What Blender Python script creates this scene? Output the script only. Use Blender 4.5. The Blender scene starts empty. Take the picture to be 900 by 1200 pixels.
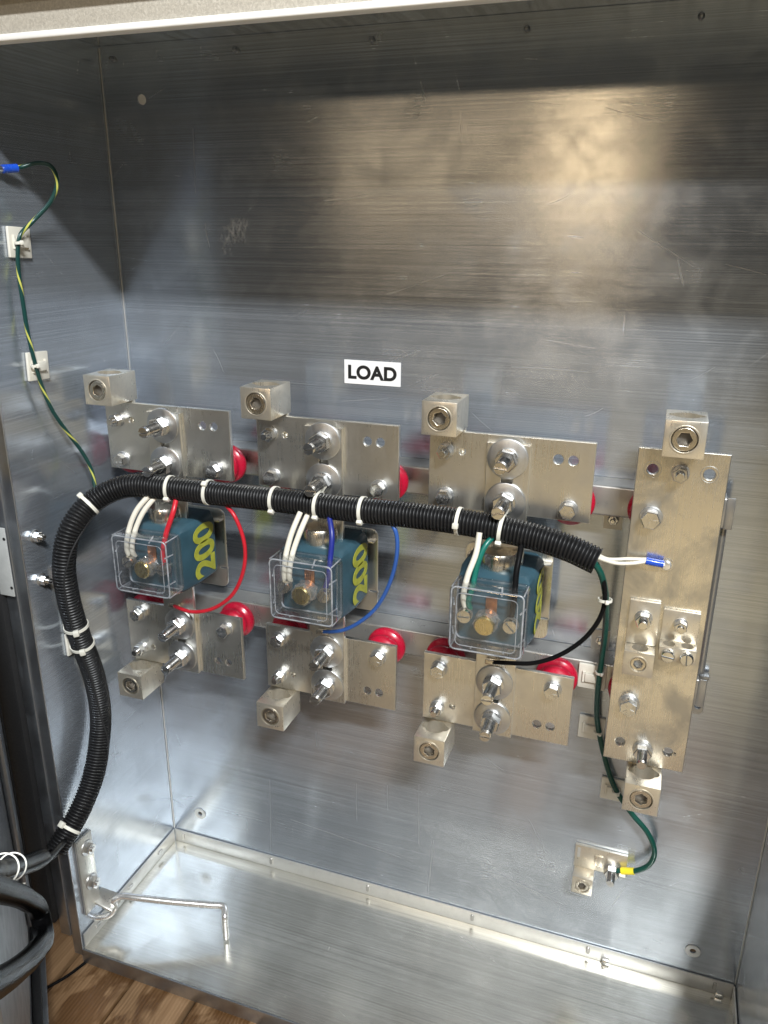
import bpy, bmesh, math, random
from mathutils import Vector, Matrix, Quaternion
random.seed(7)
PI = math.pi
scene = bpy.context.scene
COL = scene.collection

# ------------------------------------------------------------------ camera
CAM = Vector((0.7233, -0.9569, 1.0086))
FPX = 935.17
_a, _b, _c = 0.3383, -0.3350, -0.0077
ROT = (Matrix.Rotation(_a, 3, 'Z') @ Matrix.Rotation(_b, 3, 'X') @ Matrix.Rotation(_c, 3, 'Y'))
cam_d = bpy.data.cameras.new('camera')
cam = bpy.data.objects.new('camera', cam_d); COL.objects.link(cam)
right, fwd, up = ROT.col[0], ROT.col[1], ROT.col[2]
cam.matrix_world = Matrix(((right.x, up.x, -fwd.x, CAM.x), (right.y, up.y, -fwd.y, CAM.y), (right.z, up.z, -fwd.z, CAM.z), (0, 0, 0, 1)))
cam_d.sensor_fit = 'VERTICAL'; cam_d.sensor_height = 24.0; cam_d.lens = FPX / 1200 * 24.0
cam_d.clip_start = 0.01; cam_d.clip_end = 100
scene.camera = cam

# ------------------------------------------------------------------ light
world = bpy.data.worlds.new('World'); scene.world = world; world.use_nodes = True
wn = world.node_tree; wn.nodes.clear()
wo = wn.nodes.new('ShaderNodeOutputWorld'); wb = wn.nodes.new('ShaderNodeBackground')
wtc = wn.nodes.new('ShaderNodeTexCoord'); wsx = wn.nodes.new('ShaderNodeSeparateXYZ'); wr = wn.nodes.new('ShaderNodeValToRGB')
wmr = wn.nodes.new('ShaderNodeMapRange'); wmr.inputs[1].default_value = -1; wmr.inputs[2].default_value = 1
wn.links.new(wtc.outputs['Generated'], wsx.inputs[0]); wn.links.new(wsx.outputs['Z'], wmr.inputs[0]); wn.links.new(wmr.outputs[0], wr.inputs[0])
cr = wr.color_ramp
cr.elements[0].position = 0.0; cr.elements[0].color = (0.16, 0.13, 0.10, 1)
cr.elements[1].position = 1.0; cr.elements[1].color = (0.80, 0.78, 0.72, 1)
e = cr.elements.new(0.50); e.color = (0.155, 0.16, 0.16, 1)
e = cr.elements.new(0.62); e.color = (0.30, 0.30, 0.30, 1)
e = cr.elements.new(0.78); e.color = (0.62, 0.61, 0.57, 1)
wn.links.new(wr.outputs[0], wb.inputs[0]); wb.inputs[1].default_value = 0.20
wn.links.new(wb.outputs[0], wo.inputs[0])

def area_lamp(name, loc, target, size, power, color, size_y=None):
    d = bpy.data.lights.new(name, 'AREA'); d.energy = power; d.color = color; d.size = size
    if size_y: d.shape = 'RECTANGLE'; d.size_y = size_y
    o = bpy.data.objects.new(name, d); COL.objects.link(o); o.location = loc
    o.rotation_euler = (Vector(target) - Vector(loc)).to_track_quat('-Z', 'Y').to_euler()
    return o
MID = (0.45, -0.1, 0.6)
area_lamp('ceiling_tube_near', (1.95, -2.45, 3.13), (1.95, -.1, .6), 1.0, 282, (0.945, 0.975, 0.985), 0.14)
area_lamp('ceiling_tube_far', (0.1, -4.3, 2.78), (0.1, -.1, .6), 1.25, 26, (1.0, 0.94, 0.85), 0.14)
area_lamp('warm_lamp_distant', (0.05, -5.2, 1.56), (0.05, 0, 1.2), 0.60, 4.6, (1.0, 0.70, 0.38), 0.12)
area_lamp('warm_lamp_beside', (-0.75, -5.2, 1.50), (-0.75, 0, 1.2), 2.3, 7.5, (1.0, 0.72, 0.42), 0.14)
scene.view_settings.view_transform = 'Standard'; scene.view_settings.look = 'None'
scene.view_settings.exposure = -0.10; scene.view_settings.gamma = 1.0; scene.view_settings.use_curve_mapping = False
scene.cycles.max_bounces = 8; scene.cycles.glossy_bounces = 5; scene.cycles.transparent_max_bounces = 24
scene.cycles.caustics_reflective = True; scene.cycles.caustics_refractive = False
scene.cycles.sample_clamp_indirect = 4.0

# ------------------------------------------------------------------ helpers
def P(u, v, y=None, x=None, z=None):
    """3-D point where the sight line through photo position (u, v) meets a plane of known depth"""
    d = ROT @ Vector(((u - 450) / FPX, 1, -(v - 600) / FPX))
    if y is not None: t = (y - CAM.y) / d.y
    elif x is not None: t = (x - CAM.x) / d.x
    else: t = (z - CAM.z) / d.z
    return CAM + d * t

def link(name, mesh, mat=None, parent=None, loc=(0, 0, 0), rot=None, smooth=None):
    if mat and len(mesh.materials) == 0: mesh.materials.append(mat)
    o = bpy.data.objects.new(name, mesh); COL.objects.link(o); o.parent = parent; o.location = loc
    if rot is not None: o.rotation_euler = rot
    return o
def tag(o, label, cat, group=None):
    o['label'] = label; o['category'] = cat
    if group: o['group'] = group
    return o
def thing(name, label, cat, loc=(0, 0, 0), group=None):
    o = bpy.data.objects.new(name, None); COL.objects.link(o); o.location = loc
    o.empty_display_size = 0.01
    return tag(o, label, cat, group)
def fin(bm, name='mesh', smooth=False, angle=None):
    bmesh.ops.recalc_face_normals(bm, faces=bm.faces)
    me = bpy.data.meshes.new(name); bm.to_mesh(me); bm.free()
    if smooth:
        me.polygons.foreach_set('use_smooth', [True] * len(me.polygons))
        if angle: 
            try: me.set_sharp_from_angle(angle=math.radians(angle))
            except Exception: pass
    me.update(); return me
def add_box(bm, c, s, bevel=0.0, seg=2):
    m = Matrix.Translation(c) @ Matrix.Diagonal((s[0], s[1], s[2], 1))
    r = bmesh.ops.create_cube(bm, size=1, matrix=m)
    if bevel:
        es = list({e for v in r['verts'] for e in v.link_edges})
        bmesh.ops.bevel(bm, geom=es, offset=bevel, segments=seg, profile=0.5, affect='EDGES')
def box(c, s, bevel=0.0, seg=2):
    bm = bmesh.new(); add_box(bm, c, s, bevel, seg); return fin(bm, smooth=bevel > 0, angle=40)
def bx(x0, x1, y0, y1, z0, z1, bevel=0.0, seg=2):
    return box(((x0 + x1) / 2, (y0 + y1) / 2, (z0 + z1) / 2), (abs(x1 - x0), abs(y1 - y0), abs(z1 - z0)), bevel, seg)
AX = {'-y': Matrix.Rotation(PI / 2, 4, 'X'), 'z': Matrix.Identity(4), 'x': Matrix.Rotation(PI / 2, 4, 'Y')}   # local +z goes to that axis
def add_lathe(bm, prof, n=32, M=None, cap=True):
    """prof: list of (radius, height) turned about local z"""
    M = M or Matrix.Identity(4)
    rings = []
    for r, h in prof:
        if r < 1e-6: rings.append([bm.verts.new(M @ Vector((0, 0, h)))])
        else: rings.append([bm.verts.new(M @ Vector((r * math.cos(2 * PI * k / n), r * math.sin(2 * PI * k / n), h))) for k in range(n)])
    for a, b in zip(rings, rings[1:]):
        for k in range(n):
            k2 = (k + 1) % n
            if len(a) == 1 and len(b) == 1: continue
            if len(a) == 1: bm.faces.new((a[0], b[k], b[k2]))
            elif len(b) == 1: bm.faces.new((a[k], a[k2], b[0]))
            else: bm.faces.new((a[k], a[k2], b[k2], b[k]))
    if cap:
        if len(rings[0]) > 1: bm.faces.new(rings[0][::-1])
        if len(rings[-1]) > 1: bm.faces.new(rings[-1])
def lathe(prof, n=32, axis='-y', cap=True, angle=35):
    bm = bmesh.new(); add_lathe(bm, prof, n, AX[axis], cap); return fin(bm, smooth=True, angle=angle)
def add_poly(bm, pts, h0, h1, M=None, ch=0.0):
    """extrude a convex polygon (local xy) from h0 to h1, top edge chamfered by ch"""
    M = M or Matrix.Identity(4); n = len(pts)
    cx = sum(p[0] for p in pts) / n; cy = sum(p[1] for p in pts) / n
    lv = [(h0, 0), (h1 - ch, 0), (h1, ch)] if ch else [(h0, 0), (h1, 0)]
    rings = []
    for h, s in lv:
        rr = []
        for px, py in pts:
            d = math.hypot(px - cx, py - cy); k = (d - s) / d
            rr.append(bm.verts.new(M @ Vector((cx + (px - cx) * k, cy + (py - cy) * k, h))))
        rings.append(rr)
    for a, b in zip(rings, rings[1:]):
        for k in range(n): bm.faces.new((a[k], a[(k + 1) % n], b[(k + 1) % n], b[k]))
    bm.faces.new(rings[0][::-1]); bm.faces.new(rings[-1])
def circle(r, n=24, c=(0, 0), a0=0): return [(c[0] + r * math.cos(a0 + 2 * PI * k / n), c[1] + r * math.sin(a0 + 2 * PI * k / n)) for k in range(n)]
def hexa(af, a0=0): return circle(af / math.sqrt(3), 6, a0=a0)
def rrect(w, h, r=0.002, n=4, c=(0, 0)):
    pts = []
    for (sx, sy, a) in ((1, 1, 0), (-1, 1, PI / 2), (-1, -1, PI), (1, -1, 1.5 * PI)):
        for k in range(n + 1):
            t = a + PI / 2 * k / n
            pts.append((c[0] + sx * (w / 2 - r) + r * math.cos(t), c[1] + sy * (h / 2 - r) + r * math.sin(t)))
    return pts
def plate(outline, holes, t, bev=0.0006, res=1):
    """flat plate with real holes: outline in (x, z), front towards -y, centred on y = 0"""
    cu = bpy.data.curves.new('c', 'CURVE'); cu.dimensions = '2D'; cu.fill_mode = 'BOTH'
    cu.extrude = t / 2 - bev; cu.bevel_depth = bev; cu.bevel_resolution = res; cu.offset = -bev
    for pts in [outline] + list(holes):
        s = cu.splines.new('POLY'); s.points.add(len(pts) - 1); s.use_cyclic_u = True
        for q, (px, py) in zip(s.points, pts): q.co = (px, py, 0, 1)
    o = bpy.data.objects.new('c', cu); COL.objects.link(o)
    dg = bpy.context.evaluated_depsgraph_get()
    me = bpy.data.meshes.new_from_object(o.evaluated_get(dg))
    bpy.data.objects.remove(o); bpy.data.curves.remove(cu)
    me.transform(Matrix.Rotation(PI / 2, 4, 'X')); me.materials.clear()
    me.polygons.foreach_set('use_smooth', [True] * len(me.polygons))
    try: me.set_sharp_from_angle(angle=math.radians(30))
    except Exception: pass
    return me
def add_uv(me, fu, fv):
    uv = me.uv_layers.new(name='UVMap')
    for lp in me.loops:
        c = me.vertices[lp.vertex_index].co; uv.data[lp.index].uv = (fu(c), fv(c))
def smooth_path(pts, per=10):
    pts = [Vector(p) for p in pts]; out = []
    q = [pts[0] * 2 - pts[1]] + pts + [pts[-1] * 2 - pts[-2]]
    for i in range(1, len(q) - 2):
        a, b, c, d = q[i - 1], q[i], q[i + 1], q[i + 2]
        # centripetal catmull-rom
        t0 = 0; t1 = t0 + max((b - a).length, 1e-6) ** .5; t2 = t1 + max((c - b).length, 1e-6) ** .5; t3 = t2 + max((d - c).length, 1e-6) ** .5
        for k in range(per):
            t = t1 + (t2 - t1) * k / per
            A1 = a * ((t1 - t) / (t1 - t0)) + b * ((t - t0) / (t1 - t0)); A2 = b * ((t2 - t) / (t2 - t1)) + c * ((t - t1) / (t2 - t1)); A3 = c * ((t3 - t) / (t3 - t2)) + d * ((t - t2) / (t3 - t2))
            B1 = A1 * ((t2 - t) / (t2 - t0)) + A2 * ((t - t0) / (t2 - t0)); B2 = A2 * ((t3 - t) / (t3 - t1)) + A3 * ((t - t1) / (t3 - t1))
            out.append(B1 * ((t2 - t) / (t2 - t1)) + B2 * ((t - t1) / (t2 - t1)))
    out.append(pts[-1]); return out
def resample(path, step):
    out = [path[0].copy()]; acc = 0
    for a, b in zip(path, path[1:]):
        L = (b - a).length; 
        if L < 1e-9: continue
        while acc + L >= step:
            t = (step - acc) / L; a = a.lerp(b, t); out.append(a.copy()); L = (b - a).length; acc = 0
            if L < 1e-9: break
        acc += L
    return out
def add_tube(bm, path, rad, n=12, cap=True):
    """rad: number or function of index"""
    rings = []; T0 = None; N = None
    for i, p in enumerate(path):
        T = (path[min(i + 1, len(path) - 1)] - path[max(i - 1, 0)]).normalized()
        if N is None:
            N = T.orthogonal().normalized()
        else:
            N = T0.rotation_difference(T) @ N
        T0 = T; B = T.cross(N)
        r = rad(i) if callable(rad) else rad
        rings.append([bm.verts.new(p + (N * math.cos(2 * PI * k / n) + B * math.sin(2 * PI * k / n)) * r) for k in range(n)])
    for a, b in zip(rings, rings[1:]):
        for k in range(n): bm.faces.new((a[k], a[(k + 1) % n], b[(k + 1) % n], b[k]))
    if cap: bm.faces.new(rings[0][::-1]); bm.faces.new(rings[-1])
def tube(pts, r, n=12, per=10, cap=True, smooth=True):
    bm = bmesh.new(); add_tube(bm, smooth_path(pts, per) if smooth else [Vector(p) for p in pts], r, n, cap)
    return fin(bm, smooth=True, angle=60)
def boolean(base, cutters):
    o = bpy.data.objects.new('b', base); COL.objects.link(o); tmp = []
    for c in cutters:
        k = bpy.data.objects.new('k', c); COL.objects.link(k); tmp.append(k)
        m = o.modifiers.new('m', 'BOOLEAN'); m.operation = 'DIFFERENCE'; m.solver = 'EXACT'; m.object = k
    dg = bpy.context.evaluated_depsgraph_get(); me = bpy.data.meshes.new_from_object(o.evaluated_get(dg))
    for k in tmp: bpy.data.objects.remove(k)
    bpy.data.objects.remove(o)
    me.polygons.foreach_set('use_smooth', [True] * len(me.polygons))
    try: me.set_sharp_from_angle(angle=math.radians(30))
    except Exception: pass
    return me
def moved(me, M):
    me = me.copy(); me.transform(M); return me

# ------------------------------------------------------------------ materials
def mat(name):
    m = bpy.data.materials.new(name); m.use_nodes = True; nt = m.node_tree
    return m, nt, nt.nodes['Principled BSDF']
def N(nt, t, **kw):
    n = nt.nodes.new(t)
    for k, v in kw.items():
        if k.startswith('i_'): n.inputs[k[2:].replace('_', ' ')].default_value = v
        else: setattr(n, k, v)
    return n
def noise(nt, vec, scale, detail=3, rough=.5, dist=0):
    n = N(nt, 'ShaderNodeTexNoise'); n.inputs['Scale'].default_value = scale; n.inputs['Detail'].default_value = detail
    n.inputs['Roughness'].default_value = rough; n.inputs['Distortion'].default_value = dist
    if vec: nt.links.new(vec, n.inputs['Vector'])
    return n.outputs['Fac']
def mapping(nt, vec, scale=(1, 1, 1), rot=(0, 0, 0), loc=(0, 0, 0)):
    m = N(nt, 'ShaderNodeMapping'); m.inputs['Scale'].default_value = scale; m.inputs['Rotation'].default_value = rot; m.inputs['Location'].default_value = loc
    nt.links.new(vec, m.inputs['Vector']); return m.outputs[0]
def rng(nt, fac, a, b, c, d):
    m = N(nt, 'ShaderNodeMapRange'); nt.links.new(fac, m.inputs[0])
    for i, v in enumerate((a, b, c, d)): m.inputs[i + 1].default_value = v
    return m.outputs[0]
def ramp(nt, fac, stops):
    r = N(nt, 'ShaderNodeValToRGB'); nt.links.new(fac, r.inputs[0]); cr = r.color_ramp
    cr.elements[0].position, cr.elements[0].color = stops[0][0], (*stops[0][1], 1)
    cr.elements[1].position, cr.elements[1].color = stops[-1][0], (*stops[-1][1], 1)
    for p, c in stops[1:-1]:
        e = cr.elements.new(p); e.color = (*c, 1)
    return r.outputs[0]
def math_(nt, op, a, b=None):
    m = N(nt, 'ShaderNodeMath', operation=op)
    for i, v in enumerate((a, b)):
        if v is None: continue
        if isinstance(v, (int, float)): m.inputs[i].default_value = v
        else: nt.links.new(v, m.inputs[i])
    return m.outputs[0]
def mixc(nt, fac, a, b, mode='MIX'):
    m = N(nt, 'ShaderNodeMix', data_type='RGBA', blend_type=mode)
    if isinstance(fac, (int, float)): m.inputs['Factor'].default_value = fac
    else: nt.links.new(fac, m.inputs['Factor'])
    for s, v in (('A', a), ('B', b)):
        sock = [i for i in m.inputs if i.name == s and i.type == 'RGBA'][0]
        if isinstance(v, tuple): sock.default_value = (*v, 1)
        else: nt.links.new(v, sock)
    return [o for o in m.outputs if o.type == 'RGBA'][0]
def bump(nt, h, strength, dist, bsdf, prev=None):
    b = N(nt, 'ShaderNodeBump'); b.inputs['Strength'].default_value = strength; b.inputs['Distance'].default_value = dist
    nt.links.new(h, b.inputs['Height'])
    if prev: nt.links.new(prev, b.inputs['Normal'])
    nt.links.new(b.outputs[0], bsdf.inputs['Normal']); return b.outputs[0]

def brushed_sheet(name, grain='x', base=(0.535, 0.585, 0.655), rough=0.185, aniso=0.80, scratch=.22, metallic=.82):
    """mill-finish aluminium sheet: rolled grain, smudges, scratches (object coordinates in metres)"""
    m, nt, b = mat(name); L = nt.links
    tc = N(nt, 'ShaderNodeTexCoord'); o = tc.outputs['Object']
    g = {'x': (.5, 30, 300), 'y': (30, .5, 300), 'xy': (.6, 280, 30)}[grain]
    grain1 = noise(nt, mapping(nt, o, g), 3.0, 4, .7)
    grain2 = noise(nt, mapping(nt, o, tuple(k * 3 for k in g)), 3.0, 2, .5)
    bands = noise(nt, mapping(nt, o, tuple(k * .06 for k in g)), 4.0, 3, .5)
    smudge = noise(nt, o, 5.0, 5, .6, .4)
    smud2 = noise(nt, mapping(nt, o, (1, 1, 1), loc=(4, 2, 7)), 17.0, 4, .6, .5)
    # scratches: long thin stretched noise cut to lines, at several angles
    sc = None
    for i, (ang, st, thr) in enumerate(((1.55, 340, .76), (-.42, 300, .765), (-.75, 280, .775), (.12, 360, .765), (1.25, 300, .775))):
        rot = {'x': (0, ang, 0), 'y': (ang, 0, 0), 'xy': (0, 0, ang)}[grain]
        scl = {'x': (6, 1, st), 'y': (1, 6, st), 'xy': (6, st, 1)}[grain]
        v = N(nt, 'ShaderNodeMapping', vector_type='TEXTURE'); v.inputs['Rotation'].default_value = rot
        v.inputs['Location'].default_value = (i * 1.7, i * .9, i * 2.3); L.new(o, v.inputs[0])
        f = noise(nt, mapping(nt, v.outputs[0], scl), 1.0, 1, .4)
        f = rng(nt, f, thr, thr + .03, 0, 1); sc = f if sc is None else math_(nt, 'MAXIMUM', sc, f)
    sc = math_(nt, 'MULTIPLY', sc, scratch)
    col = mixc(nt, rng(nt, grain1, .3, .7, 0, 1), tuple(c * .70 for c in base), tuple(min(1, c * 1.22) for c in base))
    col = mixc(nt, rng(nt, smudge, .46, .75, 0, .34), col, tuple(c * .66 for c in base))
    col = mixc(nt, rng(nt, bands, .5, .8, 0, .16), col, (base[0] * .72, base[1] * .71, base[2] * .70))
    col = mixc(nt, math_(nt, 'MULTIPLY', sc, .55), col, (.86, .86, .86))
    if grain == 'x':
        dv = N(nt, 'ShaderNodeVectorMath', operation='DISTANCE'); L.new(o, dv.inputs[0]); dv.inputs[1].default_value = (.178, 0, 1.006)
        dm = math_(nt, 'MULTIPLY', rng(nt, math_(nt, 'ADD', dv.outputs['Value'], rng(nt, noise(nt, o, 38, 4, .65), .3, .7, -.018, .022)), .004, .026, 1, 0), rng(nt, noise(nt, mapping(nt, o, (1, 1, .5), (0, .6, 0)), 210, 5, .75), .40, .66, 0, .75))
        col = mixc(nt, dm, col, (.80, .80, .78))
    L.new(col, b.inputs['Base Color']); b.inputs['Metallic'].default_value = metallic
    if grain == 'x': L.new(math_(nt, 'SUBTRACT', metallic, math_(nt, 'MULTIPLY', dm, .5)), b.inputs['Metallic'])
    r = math_(nt, 'ADD', rng(nt, grain1, .3, .7, rough - .025, rough + .03), rng(nt, smud2, .46, .75, 0, .10))
    r = math_(nt, 'ADD', r, math_(nt, 'MULTIPLY', sc, .22))
    L.new(r, b.inputs['Roughness'])
    b.inputs['Anisotropic'].default_value = aniso; b.inputs['Anisotropic Rotation'].default_value = .25
    tg = N(nt, 'ShaderNodeTangent', direction_type='UV_MAP'); tg.uv_map = 'UVMap'; L.new(tg.outputs[0], b.inputs['Tangent'])
    p = bump(nt, grain1, .10, .0003, b)
    p = bump(nt, noise(nt, mapping(nt, o, (1, 1, 1)), 3.2, 2, .5), .08, .010, b, p)
    return m
M_BACK = brushed_sheet('brushed_aluminium_back', 'x')
M_SIDE = brushed_sheet('brushed_aluminium_side', 'y', rough=.18)
M_PAN = brushed_sheet('brushed_aluminium_pan', 'xy', base=(.80, .78, .71), rough=.16, aniso=.30, scratch=.25, metallic=.88)

def metal(name, base, rough, var=.08, scale=40, smear=.25, dirt=(.35, .33, .30), bumps=.05, aniso=0, lo=.45, hi=.72, met=1.0):
    m, nt, b = mat(name); L = nt.links
    tc = N(nt, 'ShaderNodeTexCoord'); o = tc.outputs['Object']
    oi = N(nt, 'ShaderNodeObjectInfo')
    v = N(nt, 'ShaderNodeVectorMath', operation='ADD'); L.new(o, v.inputs[0])
    cmb = N(nt, 'ShaderNodeCombineXYZ'); k = math_(nt, 'MULTIPLY', oi.outputs['Random'], 37.0); L.new(k, cmb.inputs[0]); L.new(k, cmb.inputs[1]); L.new(cmb.outputs[0], v.inputs[1])
    n1 = noise(nt, v.outputs[0], scale, 5, .62, .5); n2 = noise(nt, v.outputs[0], scale * 5, 3, .5)
    n3 = noise(nt, mapping(nt, v.outputs[0], (300, 300, 6)), 3.0, 2, .5)
    col = mixc(nt, rng(nt, n1, lo, hi, 0, smear), base, dirt)
    col = mixc(nt, rng(nt, n2, .35, .65, 0, .08), col, tuple(min(1, c * 1.12) for c in base))
    L.new(col, b.inputs['Base Color']); b.inputs['Metallic'].default_value = met
    r = math_(nt, 'ADD', rng(nt, n1, .3, .7, rough - var, rough + var), rng(nt, n3, .3, .7, -.03, .05))
    L.new(r, b.inputs['Roughness']); b.inputs['Anisotropic'].default_value = aniso
    bump(nt, n2, bumps, .0006, b)
    return m
M_TIN = metal('tin_plated_aluminium', (.80, .785, .735), .30, .06, 18, .30, bumps=.02, met=.97)
M_BUS = metal('tin_plated_bus', (.84, .805, .73), .28, .08, 17, .85, dirt=(.46, .46, .45), bumps=.02, lo=.42, hi=.62, met=.97)
M_LUG = metal('lug_aluminium', (.74, .69, .59), .32, .08, 50, .35, bumps=.015, met=.85)
M_ZINC = metal('zinc_bolt', (.80, .80, .79), .22, .07, 90, .30, dirt=(.45, .45, .45))
M_STUD = metal('steel_stud', (.82, .81, .79), .16, .05, 120, .25, dirt=(.4, .38, .35))
M_WASHER = metal('zinc_washer', (.66, .67, .68), .36, .07, 70, .35)
M_RAIL = metal('galvanised_rail', (.46, .45, .43), .32, .08, 22, .4, met=.75)
M_CHROME = metal('bright_steel_rod', (.92, .91, .89), .24, .04, 60, .12, met=.85)
M_GALV = metal('galvanised_steel', (.50, .52, .55), .38, .10, 22, .55, dirt=(.26, .28, .31))
M_NICKEL = metal('nickel_bushing', (.80, .75, .66), .24, .06, 40, .25)
M_BRASS = metal('brass', (.80, .64, .28), .25, .06, 60, .2, dirt=(.35, .22, .08))
M_COPPER = metal('copper', (.62, .30, .18), .30, .06, 60, .3, dirt=(.25, .10, .06))
M_SOCKET_SHADE = metal('socket_shade', (.16, .15, .14), .6, .08, 60, .3, dirt=(.08, .075, .07))  # near-black colour paints the shade down in the set-screw sockets
M_FLANGE = metal('pan_flange_sheet', (.74, .735, .71), .36, .06, 30, .25, bumps=.02, met=.80)
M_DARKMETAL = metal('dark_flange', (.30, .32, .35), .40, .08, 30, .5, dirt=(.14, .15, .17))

def plain(name, col, rough, var=.06, coat=0, spec=.5, scale=40, bumps=.04, dark=.82, sss=0):
    m, nt, b = mat(name); L = nt.links
    tc = N(nt, 'ShaderNodeTexCoord'); n1 = noise(nt, tc.outputs['Object'], scale, 4, .55); n2 = noise(nt, tc.outputs['Object'], scale * 8, 3, .5)
    c = mixc(nt, rng(nt, n1, .35, .7, 0, 1), col, tuple(k * dark for k in col)); L.new(c, b.inputs['Base Color'])
    L.new(rng(nt, n2, .3, .7, rough - var, rough + var), b.inputs['Roughness'])
    b.inputs['Specular IOR Level'].default_value = spec; b.inputs['Coat Weight'].default_value = coat; b.inputs['Coat Roughness'].default_value = .15
    if sss: b.inputs['Subsurface Weight'].default_value = sss; b.inputs['Subsurface Radius'].default_value = (.004, .003, .002)
    bump(nt, n2, bumps, .0005, b)
    return m
M_RED = plain('red_insulator', (.47, .008, .034), .30, coat=.2, dark=.75)
M_BLUE = plain('transformer_blue', (.032, .082, .112), .42, scale=30, dark=.7, bumps=.10)
M_YEL = plain('yellow_paint', (.40, .415, .045), .55, scale=90, dark=.72)
M_BLACK = plain('black_conduit', (.011, .011, .012), .42, scale=60, dark=.6, bumps=.01, spec=.4)
M_RUBBER = plain('black_rubber', (.004, .004, .0044), .25, var=.02, scale=40, dark=.6, bumps=0, spec=.012)
M_GASKET = plain('black_gasket', (.010, .010, .011), .75)
M_NYLON = plain('white_nylon', (.72, .70, .62), .40, dark=.9)
M_MOUNT = plain('mount_plastic', (.66, .63, .55), .45, dark=.9)
M_WWHITE = plain('white_wire', (.74, .70, .60), .38, dark=.92)
M_WRED = plain('red_wire', (.55, .015, .03), .35)
M_WBLUE = plain('blue_wire', (.03, .10, .36), .35)
M_WNAVY = plain('dark_blue_wire', (.015, .025, .22), .35)
M_WBLACK = plain('black_wire', (.007, .007, .0075), .30, spec=.06)
M_WGREEN = plain('green_wire', (.006, .13, .10), .32)
M_WDGREEN = plain('dark_green_wire', (.004, .060, .045), .32)
M_TERM = plain('blue_terminal', (.012, .07, .48), .25, coat=.3)
M_TAPE = plain('yellow_tape', (.80, .66, .03), .45)
M_LABEL = plain('label_paper', (.80, .79, .78), .50, dark=.97)
M_INK = plain('black_ink', (.008, .008, .008), .5)
M_PAINT = plain('grey_paint', (.52, .53, .52), .45)
M_GREYPL = plain('pale_plate', (.46, .47, .46), .4)

m, nt, b = mat('green_yellow_wire'); tc = N(nt, 'ShaderNodeTexCoord')
w = noise(nt, mapping(nt, tc.outputs['Object'], (1, 1, 1)), 34.0, 1, .4, 0)
uvn = N(nt, 'ShaderNodeSeparateXYZ'); nt.links.new(tc.outputs['UV'], uvn.inputs[0])
f = math_(nt, 'FRACT', math_(nt, 'ADD', math_(nt, 'MULTIPLY', uvn.outputs[0], 22.0), uvn.outputs[1]))
nt.links.new(mixc(nt, math_(nt, 'LESS_THAN', f, .15), (.005, .040, .036), (.46, .46, .10)), b.inputs['Base Color']); b.inputs['Roughness'].default_value = .3
M_GY = m

def clear_plastic(name, tint, white, rough):
    """thin clear moulding: mostly see-through, mirror-like at grazing angles, a trace of haze"""
    m = bpy.data.materials.new(name); m.use_nodes = True; nt = m.node_tree; nt.nodes.clear()
    out = N(nt, 'ShaderNodeOutputMaterial'); tr = N(nt, 'ShaderNodeBsdfTransparent'); tr.inputs[0].default_value = (*tint, 1)
    gl = N(nt, 'ShaderNodeBsdfGlossy'); gl.inputs['Roughness'].default_value = rough
    df = N(nt, 'ShaderNodeBsdfTranslucent'); df.inputs[0].default_value = (.8, .82, .85, 1)
    d2 = N(nt, 'ShaderNodeBsdfDiffuse'); d2.inputs[0].default_value = (.8, .82, .85, 1)
    lw = N(nt, 'ShaderNodeLayerWeight'); lw.inputs[0].default_value = .5
    frv = math_(nt, 'ADD', math_(nt, 'MULTIPLY', math_(nt, 'POWER', lw.outputs['Facing'], 3.0), .7), .05)
    ad = N(nt, 'ShaderNodeMixShader'); ad.inputs[0].default_value = .5; nt.links.new(df.outputs[0], ad.inputs[1]); nt.links.new(d2.outputs[0], ad.inputs[2])
    m1 = N(nt, 'ShaderNodeMixShader'); tc = N(nt, 'ShaderNodeTexCoord')
    nt.links.new(rng(nt, noise(nt, tc.outputs['Object'], 60, 4, .6), .4, .75, white * .5, white * 1.6), m1.inputs[0])
    nt.links.new(tr.outputs[0], m1.inputs[1]); nt.links.new(ad.outputs[0], m1.inputs[2])
    m2 = N(nt, 'ShaderNodeMixShader'); nt.links.new(frv, m2.inputs[0]); nt.links.new(m1.outputs[0], m2.inputs[1]); nt.links.new(gl.outputs[0], m2.inputs[2])
    nt.links.new(m2.outputs[0], out.inputs[0]); return m
M_CLEAR = clear_plastic('clear_cover', (.96, .967, .975), .028, .04)
M_EDGE_GLINT = clear_plastic('edge_glint', (.80, .83, .88), .62, .10)  # whitish mix paints the light that clear edges would refract
M_SLEEVE = clear_plastic('clear_sleeve', (.90, .84, .80), .26, .06)

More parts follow.
